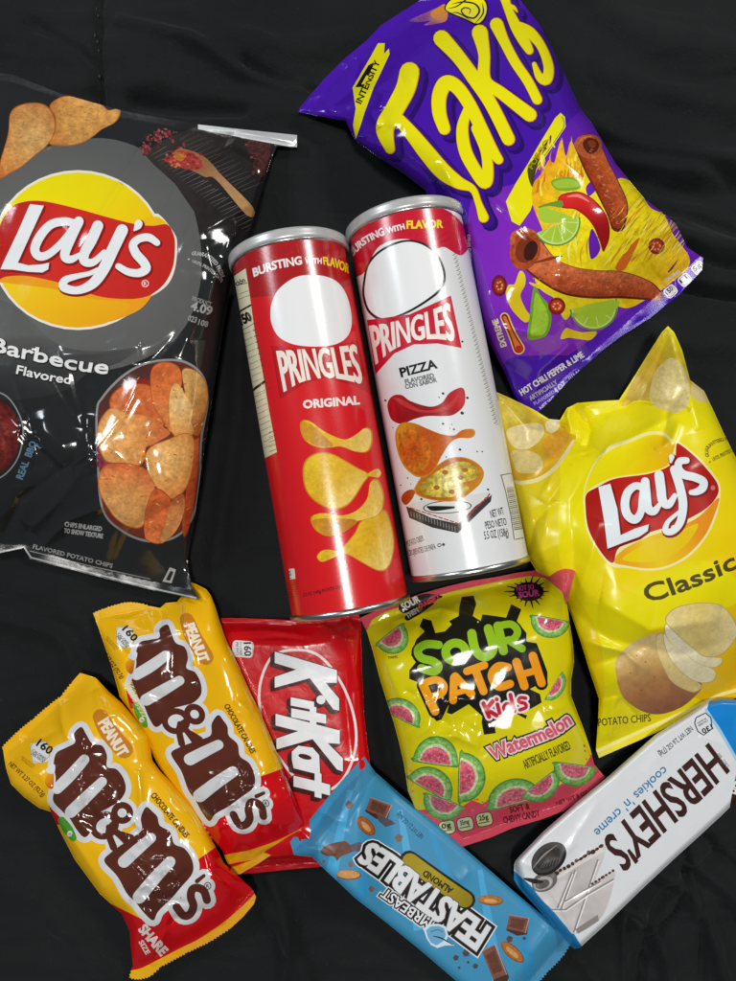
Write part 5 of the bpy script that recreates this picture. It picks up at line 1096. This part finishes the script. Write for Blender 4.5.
def art_sour(A):
    A.at(0, 0, 1)
    PK = lg((380, 600), (600, 800), 'd84a5e', 'dc4a5c', 'd0455a')
    A.fill([(350, 640), (350, 600), (400, 590), (450, 575), (520, 558), (590, 558), (590, 580), (572, 606), (566, 604), (562, 592), (545, 578), (530, 576), (500, 581), (450, 592), (410, 604), (385, 612), (372, 620), (366, 632)], PK, False)
    A.fill([(400, 812), (440, 808), (460, 808), (472, 800), (482, 804), (492, 798), (502, 803), (512, 797), (530, 798), (560, 785), (585, 765), (598, 745), (596, 735), (620, 770), (620, 790), (540, 830), (460, 860), (400, 830)], PK, False)
    R = np.random.RandomState(9)
    for i in range(90):
        t = i / 90; x, y = [(470 + 75 * t, 800 + 6 * R.randn()), (584 + 12 * R.rand(), 722 + 50 * t), (404 + 10 * R.rand(), 770 + 40 * t)][i % 3]
        A.ell(x, y, R.uniform(.8, 1.9), R.uniform(.6, 1.5), ['e0722c', 'd84a48', 'ec9430'][i % 3], R.uniform(0, 90), 5)
    A.at(360, 560, 2.944)
    # black burst behind the words
    A.fill([(145, 325), (165, 300), (150, 280), (165, 235), (190, 210), (175, 195), (185, 172), (210, 178), (222, 215), (250, 210), (270, 190), (262, 180), (290, 165), (292, 140), (300, 108), (335, 105), (342, 130), (332, 165), (355, 180), (360, 160), (400, 165), (430, 170), (445, 130), (475, 145), (462, 180), (490, 215), (490, 240), (520, 245), (528, 265), (552, 330), (552, 355), (500, 380), (530, 395), (535, 420), (500, 440), (470, 450), (492, 458), (488, 468), (455, 450), (410, 460), (395, 480), (400, 510), (365, 515), (358, 480), (360, 460), (320, 425), (270, 455), (255, 450), (262, 425), (240, 470), (225, 475), (200, 445), (190, 400), (170, 360), (145, 350)], '1b1a12', False)
    A.at(360, 570)
    GR = lg((300, 300), (740, 450), '8cbc1c', '9ac622', '86b41a'); OR = lg((300, 480), (700, 600), 'f0a412', 'f2a010', 'ee9812')
    S = [([(362, 345), (305, 342), (266, 368), (282, 404), (335, 420), (362, 445), (338, 468), (282, 452)], 38), ([(514, 292), (532, 370), (575, 400), (612, 362), (590, 270)], 42), ([(634, 258), (660, 372)], 42), ([(634, 258), (695, 250), (725, 282), (705, 318), (655, 326)], 34), ([(685, 322), (745, 362)], 36)]
    Pt = [([(290, 528), (345, 650)], 40), ([(292, 522), (350, 505), (385, 530), (375, 568), (322, 585)], 34), ([(432, 495), (428, 600)], 36), ([(438, 490), (512, 570)], 38), ([(430, 570), (478, 556)], 26), ([(492, 466), (572, 438)], 36), ([(530, 458), (568, 558)], 38), ([(680, 448), (635, 444), (606, 485), (636, 536), (690, 524)], 38), ([(720, 424), (756, 534)], 40), ([(795, 396), (835, 520)], 40), ([(738, 482), (812, 462)], 32)]
    for dx, dy, dw, c in ((0, 4, 20, '1b1a12'), (0, 0, 0, None)):
        A.letters(S, [(dx, dy, dw, c or GR)]); A.stroke([(440 + 46 * math.cos(t), 378 + 42 * math.sin(t)) for t in np.linspace(0, 6.283, 14, False)], 40 + dw, c or GR, closed=True)
        A.letters(Pt, [(dx, dy, dw, c or OR)])
    A.at(460, 560)
    Kd = [([(108, 660), (134, 722)], 20), ([(150, 650), (120, 690)], 20), ([(122, 688), (168, 715)], 20), ([(172, 664), (182, 704)], 18), ([(168, 640), (169, 642)], 18), ([(238, 682), (218, 698), (200, 682), (212, 662), (234, 666)], 16), ([(232, 620), (250, 696)], 18), ([(302, 636), (276, 634), (270, 652), (298, 660), (304, 678), (276, 690)], 17)]
    A.letters(Kd, [(0, 0, 18, 'e8dcdc'), (0, 0, 0, 'c01430')])
    A.env('Watermelon', [(150, 918), (250, 880), (360, 838), (450, 800), (515, 752)], [(130, 865), (230, 822), (335, 785), (425, 742), (485, 700)], None, 3.0, [(0, 0, 13, '1b1a12'), (0, 0, 6, 'e8d0d0'), (0, 0, 0, 'd05a6e')])
    A.at(360, 560, 2.944)
    A.text('ARTIFICIALLY FLAVORED', (487, 616), (622, 556), 26, '4a4410', .8)
    A.text('SOFT &', (443, 745), (500, 732), 18, '6a1422', .9); A.text('CHEWY CANDY', (424, 776), (530, 755), 19, '6a1422', .9); A.text('NET WT 8 OZ', (580, 724), (672, 690), 12, '6a1422', .7)
    # bursts at the top
    for i in range(18):
        a = i * 2 * PI / 18; k = 1.25 + .25 * math.sin(i * 5.1); A.stroke([(497 + 30 * math.cos(a), 93 + 22 * math.sin(a)), (497 + 48 * k * math.cos(a), 93 + 33 * k * math.sin(a))], [8, 2], '2a1020')
    A.ell(497, 93, 44, 28, '2a1020'); A.text('NOT SO', (462, 92), (512, 86), 15, 'd04a9a', 1.2); A.text('SOUR', (468, 112), (528, 104), 17, 'd04a9a', 1.3)
    A.stroke([(130, 140), (190, 115), (240, 108)], [34, 30, 6], '1b1a12'); A.stroke([(140, 170), (175, 150), (215, 128)], [18, 18, 6], '1b1a12')
    A.text('SOUR', (128, 148), (178, 122), 20, 'e8e4d8', 1.4); A.text('THEN', (140, 172), (174, 152), 14, 'd8d4c0', 1.0); A.text('SWEET', (178, 146), (238, 112), 15, 'd83a5a', 1.2)
    A.text('TM/MC', (82, 292), (112, 288), 7, '5a5418', .5)
    melon(A, (90, 222), 50, 58, -38); melon(A, (560, 178), 58, 52, 10); melon(A, (118, 460), 62, 52, 215 - 8); melon(A, (572, 372), 46, 30, -58); melon(A, (300, 640), 74, 70, -88)
    melon(A, (455, 710), 80, 66, 165); melon(A, (530, 660), 62, 50, -38); melon(A, (632, 610), 62, 58, 8)
    melon(A, (222, 592), 66, 74, 188); melon(A, (205, 672), 70, 62, -150); melon(A, (246, 712), 60, 54, 20)
    for x, y, t_, r in ((256, 788, '0g', 24), (310, 778, '35mg', 26), (366, 764, '25g', 28)):
        A.rrect((x, y), 50, 42, -12, 12, '2f3a18'); A.rrect((x, y), 45, 37, -12, 10, 'd2d29a'); A.text(t_, (x - 14, y + 4), (x + 12, y - 2), 14, '2a2a14', .9); A.stroke([(x - 16, y + 12), (x + 14, y + 6)], 3, '55552c')
sk_out = [(360, 618), (375, 611), (394, 604), (420, 594), (445, 587), (470, 581), (496, 577), (516, 573), (537, 570), (552, 568), (564, 568), (576, 570), (573, 580), (570, 592), (567, 604), (570, 625), (573, 645), (574, 662), (571, 680), (571, 696), (577, 712), (584, 730), (590, 748), (594, 764), (605, 777), (588, 795), (564, 811), (540, 820), (513, 828), (490, 838), (462, 847), (445, 835), (431, 820), (415, 808), (408, 791), (404, 764), (399, 742), (394, 723), (388, 705), (380, 679), (373, 652), (367, 632)]
SC = [([(390, 622), (440, 608), (480, 620)], 4, .003), ([(480, 620), (470, 605), (455, 602)], 3, .002), ([(440, 705), (455, 698), (480, 702)], 5, .003), ([(430, 738), (455, 735), (480, 748)], 5, .003), ([(560, 600), (575, 640), (560, 700)], 7, .002), ([(545, 712), (570, 705), (572, 690)], 5, .002), ([(400, 630), (385, 660), (400, 700)], 9, .002), ([(450, 770), (440, 800), (455, 830)], 6, .002), ([(530, 800), (550, 790), (590, 770)], 4, .002), ([(540, 574), (548, 590), (556, 600)], 4, -.002), ([(400, 612), (420, 625), (418, 650)], 6, -.002)] + rand_creases(41, (380, 690, 500, 760), 9, 10, 60, (14, 44), (2.5, 5), (.0006, .0018))
sour = Shape(sk_out, [[(360, 620), (445, 588), (516, 574), (576, 570)], [(431, 822), (462, 848), (513, 829), (564, 812), (605, 778)]], .034, 36, 62, 8, .006, .36,
             base=lambda p: .002 + .046 * np.exp(-(np.hypot(p[:, 0] - 568, p[:, 1] - 582) / 30) ** 2) - .0035 * sstep((620 - p[:, 1]) / 40) * sstep((540 - p[:, 0]) / 40), wr=lambda p, f: creases(p, SC) + f * (.0012 * (ridge(p / 55, 63) - .5)) + (.3 + f) * .0018 * facet(p / 18, 64) * (.25 + blob(p, (450, 710), (60, 30)) + .6 * blob(p, (440, 735), (50, 20))))
A = Art(lg((380, 600), (600, 800), 'd8cc08', 'e2d806', 'dccc08')); art_sour(A)
fm = film_mat('sour_film', .15, .55, 0, .08, 90, rvar=.08); fs = film_mat('sour_film_seal', .22, .5, 0, .14, 90, crimp=.5)
sour.build(A, ('candy_bag', 'lime yellow bag of sour watermelon candy with green and orange lettering below the cans', 'candy bag'),
           [('front_panel', None, fm, None), ('top_seal', [(352, 612), (440, 578), (530, 558), (590, 558), (585, 590), (566, 606), (545, 578), (500, 583), (440, 596), (385, 614), (366, 634)], fs, (.2, 1)),
            ('bottom_seal', [(425, 812), (445, 820), (464, 833), (510, 818), (562, 800), (600, 768), (618, 780), (560, 825), (462, 862), (425, 835)], fs, (.3, .95))], pback, back='c8b810')

# ---- blue almond bar
def art_blue(A):
    for i, (x0, y0, x1, y1) in enumerate([(330, 800, 300, 850), (350, 790, 330, 880), (372, 800, 360, 900), (400, 810, 420, 930), (430, 830, 480, 960), (480, 870, 500, 990), (520, 900, 530, 980)]):
        A.at(0, 0, 1); A.stroke([(x0, y0), (x1, y1)], [5, 13], ['3a96c8', '4aa8d8', '3490c2', '52acd8'][i % 4], False, 'butt')
    def choc(c, w, h, rot):
        t = math.radians(rot); q = lambda X: [(c[0] + x * math.cos(t) - y * math.sin(t), c[1] + x * math.sin(t) + y * math.cos(t)) for x, y in X]
        A.fill(q([(-w, -h), (w, -h * 1.1), (w * 1.15, h), (w * .2, h * 1.4), (-w, h)]), '4a2a20', False); A.fill(q([(-w, -h), (w, -h * 1.1), (w * .95, h * .8), (-w, h * .8)]), ('7c5044', .3), False)
        A.fill(q([(-w * .75, -h * .7), (w * .7, -h * .8), (w * .65, h * .5), (-w * .7, h * .5)]), ('643a2c', .3), False); A.stroke(q([(-w, -h), (w, -h * 1.1)]), 4, 'a8807a', False); A.stroke(q([(w, -h * 1.1), (w * .95, h * .8)]), 4, 'b89a90', False)
    def almond(c, w, h, rot, c0='a05a2c'):
        A.ell(c[0], c[1], w, h, ('7c4a2a', .3), rot); A.ell(c[0] - 2, c[1] - 2, w * .93, h * .84, (c0, .4), rot); A.ell(c[0], c[1] + 3, w * .55, h * .4, ('d09a5a', .3), rot)
    A.at(290, 750)
    choc((405, 270), 52, 34, 22); A.fill([(400, 300), (460, 320), (488, 340), (440, 355), (410, 330)], ('54505a', .2), False)
    almond((350, 350), 55, 30, 48); almond((270, 575), 58, 24, 2, 'c8925a'); A.fill([(140, 470), (165, 440), (215, 425), (255, 420), (280, 440), (300, 460), (262, 480), (235, 490), (215, 512), (205, 490), (170, 488)], ('6c4436', .4)); A.fill([(280, 438), (320, 425), (350, 440), (330, 465), (285, 465)], ('5a5662', .3))
    for x, y, r in ((273, 252, 20), (500, 405, 20), (375, 640, 15), (280, 525, 14), (155, 513, 8)): A.fill([(x - r, y), (x - r * .3, y - r), (x + r, y - r * .4), (x + r * .6, y + r * .8), (x - r * .4, y + r)], ('74605a', .4), False)
    A.at(420, 820)
    almond((325, 370), 58, 24, 4, 'b8742c'); almond((425, 608), 68, 28, 42, 'a8682c'); choc((448, 482), 46, 36, 12); choc((345, 665), 34, 78, -22)
    for x, y, r in ((412, 548, 16), (212, 612, 18), (165, 634, 14), (255, 672, 13), (180, 680, 7), (222, 655, 7), (480, 545, 9)): A.fill([(x - r, y), (x - r * .3, y - r), (x + r, y - r * .4), (x + r * .6, y + r * .8), (x - r * .4, y + r)], ('4c4446', .4), False)
    A.at(0, 0, 1)
    WHT = 'e2e4e6'; BK = '17120f'
    bot = [(489.5, 928), (465, 910), (422, 879), (395, 857), (371, 842.5)]; top = [(476, 950), (452, 932), (409, 900), (382, 877), (357.5, 860)]
    A.env('FEASTABLES', bot, top, None, 1.35, [(0, 0, 4.6, WHT), (0, 0, 3.4, BK)])
    A.env('MRBEAST', [(433, 920), (410, 905), (386, 888)], [(427, 929), (404, 913), (380, 896)], None, .25, [(0, 0, 2.6, WHT), (0, 0, 1.5, BK)])
    A.stroke([(409, 860), (440, 882), (466, 900)], 19, BK); A.stroke([(410, 861), (440, 883), (465, 900)], 15.5, lg((400, 850), (470, 905), '9c8a10', 'b09a12', '8c7a0c'))
    A.text('ALMOND', (453.5, 889), (425.5, 870), 6.2, '201a08', .35)
    A.env('FEASTABLES', bot, top, None, 1.35, [(0, 0, .9, '4a4440'), (0, 0, .1, 'dfe1e3')])
    A.env('MRBEAST', [(433, 920), (410, 905), (386, 888)], [(427, 929), (404, 913), (380, 896)], 'e6e8ea', .25)
    A.text('NET WT 2.1 OZ (60g)', (424, 836), (399, 812), 4.6, '1c4a68', .25)
    A.at(420, 820)
    A.fill([(30, 545), (15, 500), (45, 480), (85, 478), (118, 490), (130, 530), (120, 560), (160, 578), (115, 578), (80, 590), (50, 575)], 'd0e2ee', False); A.fill([(36, 540), (28, 508), (50, 490), (85, 488), (110, 498), (120, 530), (105, 560), (75, 578), (50, 565)], '6aa8cc', False); A.stroke([(60, 535), (100, 545), (150, 575)], [3, 7, 2], '1c2c38'); A.stroke([(50, 515), (80, 505), (105, 515)], 4, '3a6a8a')
bl_out = zig([(364, 756.5), (375, 772), (400, 794), (450, 836), (480, 862), (511, 889), (550, 922), (572, 942), (562, 958), (548, 972), (530, 992), (500, 1000), (470, 992), (455, 980), (420, 950), (388, 924), (355, 898), (336, 880), (322, 867), (312, 857), (294, 855), (290, 842), (294, 837), (310, 839), (309.5, 820), (329, 796), (346, 776)], 7, 10, .8, 1.6)
BC = [([(366, 770), (352, 790), (330, 830)], 4, .0012), ([(372, 776), (362, 800), (345, 830)], 3, -.001), ([(318, 810), (335, 820), (350, 824)], 3, .0012), ([(300, 846), (320, 850), (335, 858)], 4, .002), ([(555, 915), (545, 935), (530, 955)], 4, .0015), ([(548, 930), (556, 945), (562, 950)], 3, .001), ([(470, 870), (462, 880), (456, 880)], 5, .0008)]
blue = Shape(bl_out, [[(364, 757), (329, 796), (310, 822), (290, 842)], [(572, 942), (530, 992)]], .0085, 9, 18, 7, .003, .4,
             base=lambda p: .002 + .013 * sstep((395 - p[:, 0]) / 40), wr=lambda p, f: creases(p, BC) + f * (.0006 * (ridge(p / 50, 73) - .5)))
A = Art(lg((380, 780), (480, 960), '3f90b8', '3a9cd0', '1c90cc')); art_blue(A)
fm = film_mat('blue_film', .32, .4, 0, .08, 60); fs = film_mat('blue_film_seal', .34, .4, 0, .08, 60, crimp=.6)
blue.build(A, ('chocolate_bar', 'light blue almond chocolate bar printed with almonds and chunks, at the bottom of the spread', 'chocolate bar'),
           [('wrapper', None, fm, None), ('end_seal', [(580, 938), (566, 930), (520, 985), (520, 1005), (560, 980)], fs, (.66, .75)), ('torn_end', [(364, 750), (376, 775), (345, 808), (318, 840), (318, 862), (285, 860), (285, 836), (308, 830), (305, 815)], fs, (.7, .7))], pback, back='3480a8')

# ---- white cookies and creme bar
def art_white(A):
    A.at(0, 0, 1)
    BL = lg((700, 700), (760, 760), '0a84d2', '0a7ecc')
    A.fill([(707, 709), (712, 690), (740, 680), (800, 760), (740, 790), (736, 757), (720, 728)], BL, False); A.stroke([(706, 710), (720, 731), (738, 762)], 3, '9ccbe8', False)
    A.fill([(731, 799), (737, 770), (760, 770), (790, 790), (770, 820), (728, 822)], '3c1a16', False); A.text('HERSHEY', (738, 795), (748, 765), 7, 'e8e8e8', .4)
    A.fill([(508, 872), (514, 871), (530, 885), (555, 912), (574, 934), (584, 950), (574, 955), (545, 925), (510, 890)], '1f7fb8', False)
    DK = '3a1c18'
    A.env("HERSHEY'S", [(708.5, 744), (675, 774), (640, 805), (603, 841)], [(729, 771), (697, 803), (661, 835), (624, 872)], None, .95, [(0, 0, .0, DK)])
    A.env("cookies 'n' creme", [(663.5, 766), (628, 798), (593.5, 831)], [(669, 773), (634, 805), (599.5, 838)], '3a7fa8', .18)
    A.text('NET WT 2.6 OZ (73g)', (690, 726), (658, 753), 5.2, '55585a', .25)
    A.text('MR. TSKS', (717, 755), (727, 768), 3.2, '8a8c8e', .1)
    A.at(600, 690, 5.41)
    A.stroke([(512, 180), (520, 150), (570, 125), (600, 150), (606, 210), (560, 245), (530, 225), (512, 180)], 6, '2a2a2a', False)
    A.text('130', (600, 186), (548, 214), 26, '26221f', 2.0); A.text('CALORIES', (580, 160), (530, 190), 10, '5a5a5a', .5); A.text('PER SERVING', (572, 150), (524, 178), 8, '5a5a5a', .4)
    # printed cookie and bar pieces
    A.at(500, 760)
    CR = lambda a, b: lg(a, b, 'd6d2d0', 'bcb6b4', 'cfcac8', mot=.12)
    A.fill([(215, 560), (250, 510), (340, 470), (470, 395), (480, 440), (440, 560), (520, 510), (525, 560), (470, 720), (350, 800), (300, 760), (240, 690), (190, 640), (160, 590)], CR((200, 600), (500, 500)))
    for pts in ([(345, 510), (280, 690)], [(450, 460), (400, 610), (340, 790)], [(240, 690), (300, 690), (400, 620), (520, 550)], [(330, 520), (265, 680)], [(300, 650), (460, 560)]): A.stroke(pts, 8, '8f8a88', False); A.stroke([(x + 5, y + 5) for x, y in pts], 5, 'f0eeec', False)
    A.fill([(240, 545), (330, 490), (460, 390), (480, 420), (340, 500), (250, 560)], 'e0dad6', False); A.fill([(345, 780), (450, 712), (455, 740), (360, 800)], '8a8684', False)
    R = np.random.RandomState(3)
    for i in range(13): t = i / 12; A.ell(240 + 225 * t, 535 - 140 * t + R.uniform(-5, 5), R.uniform(8, 17), R.uniform(7, 12), '4a2a26', -30, 7)
    for i in range(7): t = i / 6; A.ell(425 + 95 * t, 570 - 60 * t, R.uniform(6, 12), R.uniform(5, 9), '55342e', -30, 7)
    A.ell(205, 560, 62, 44, '6a6664', -28); A.ell(198, 568, 46, 30, 'a8a4a2', -20); A.ell(196, 572, 34, 20, '5c5856', -20)
    A.ell(225, 455, 92, 64, '22201f', -42); A.ell(219, 449, 86, 58, ('42403f', .3), -42); A.ell(222, 452, 66, 40, ('302e2d', .3), -42); A.stroke([(150, 500), (200, 440), (262, 392)], [2, 9, 2], '8a8886')
    for i in range(7): A.stroke([(185 + i * 14, 500 - i * 4), (196 + i * 14, 480 - i * 7)], 4, '5a5857')
    A.fill([(105, 545), (150, 545), (200, 560), (160, 570)], '2a2626')
wh_out = [(514, 865), (516, 860), (543, 832), (575, 804), (609, 776), (655, 735), (690, 713), (706, 702), (722, 699), (745, 700), (775, 735), (772, 780), (745, 795), (731, 806), (722, 815), (696, 839), (674, 859), (640, 891), (606, 924), (584, 944), (580, 948), (574, 949), (560, 936), (538, 909), (520, 889), (514, 880)]
WC = [([(520, 862), (535, 868), (560, 905), (580, 942)], 2.2, .0012), ([(530, 870), (560, 860), (600, 800)], 5, .0008), ([(700, 735), (725, 745), (736, 770)], 4, .0008)] + rand_creases(51, (520, 850, 590, 930), 8, -45, 30, (15, 40), (2, 4), (.0003, .0009))
white = Shape(wh_out, [[(511, 866), (518, 889), (574, 953)], [(745, 690), (790, 735), (780, 790)]], .0125, 5.5, 9, 2, .004, .3,
              base=lambda p: .0035, wr=lambda p, f: creases(p, WC) + f * .0004 * (ridge(p / 34, 83) - .5) + (.0012 * facet(p / 16, 84)) * (.22 + blob(p, (555, 900), (40, 45)) + .6 * blob(p, (735, 750), (25, 60))))
A = Art(lg((560, 820), (650, 900), 'dcdfe2', 'd8dbde', 'd4d7da')); art_white(A)
fm = film_mat('white_film', .24, .5, 0, .08, 90); fs = film_mat('white_film_end', .2, .6, 0, .1, 90)
white.build(A, ('chocolate_bar', 'white cookies and creme chocolate bar with dark brown lettering, at the bottom right', 'chocolate bar'),
            [('wrapper', None, fm, None), ('folded_end', [(500, 868), (514, 871), (530, 885), (555, 912), (574, 934), (590, 950), (574, 960), (505, 895)], fs, None)], pback, back='b8bcc0')
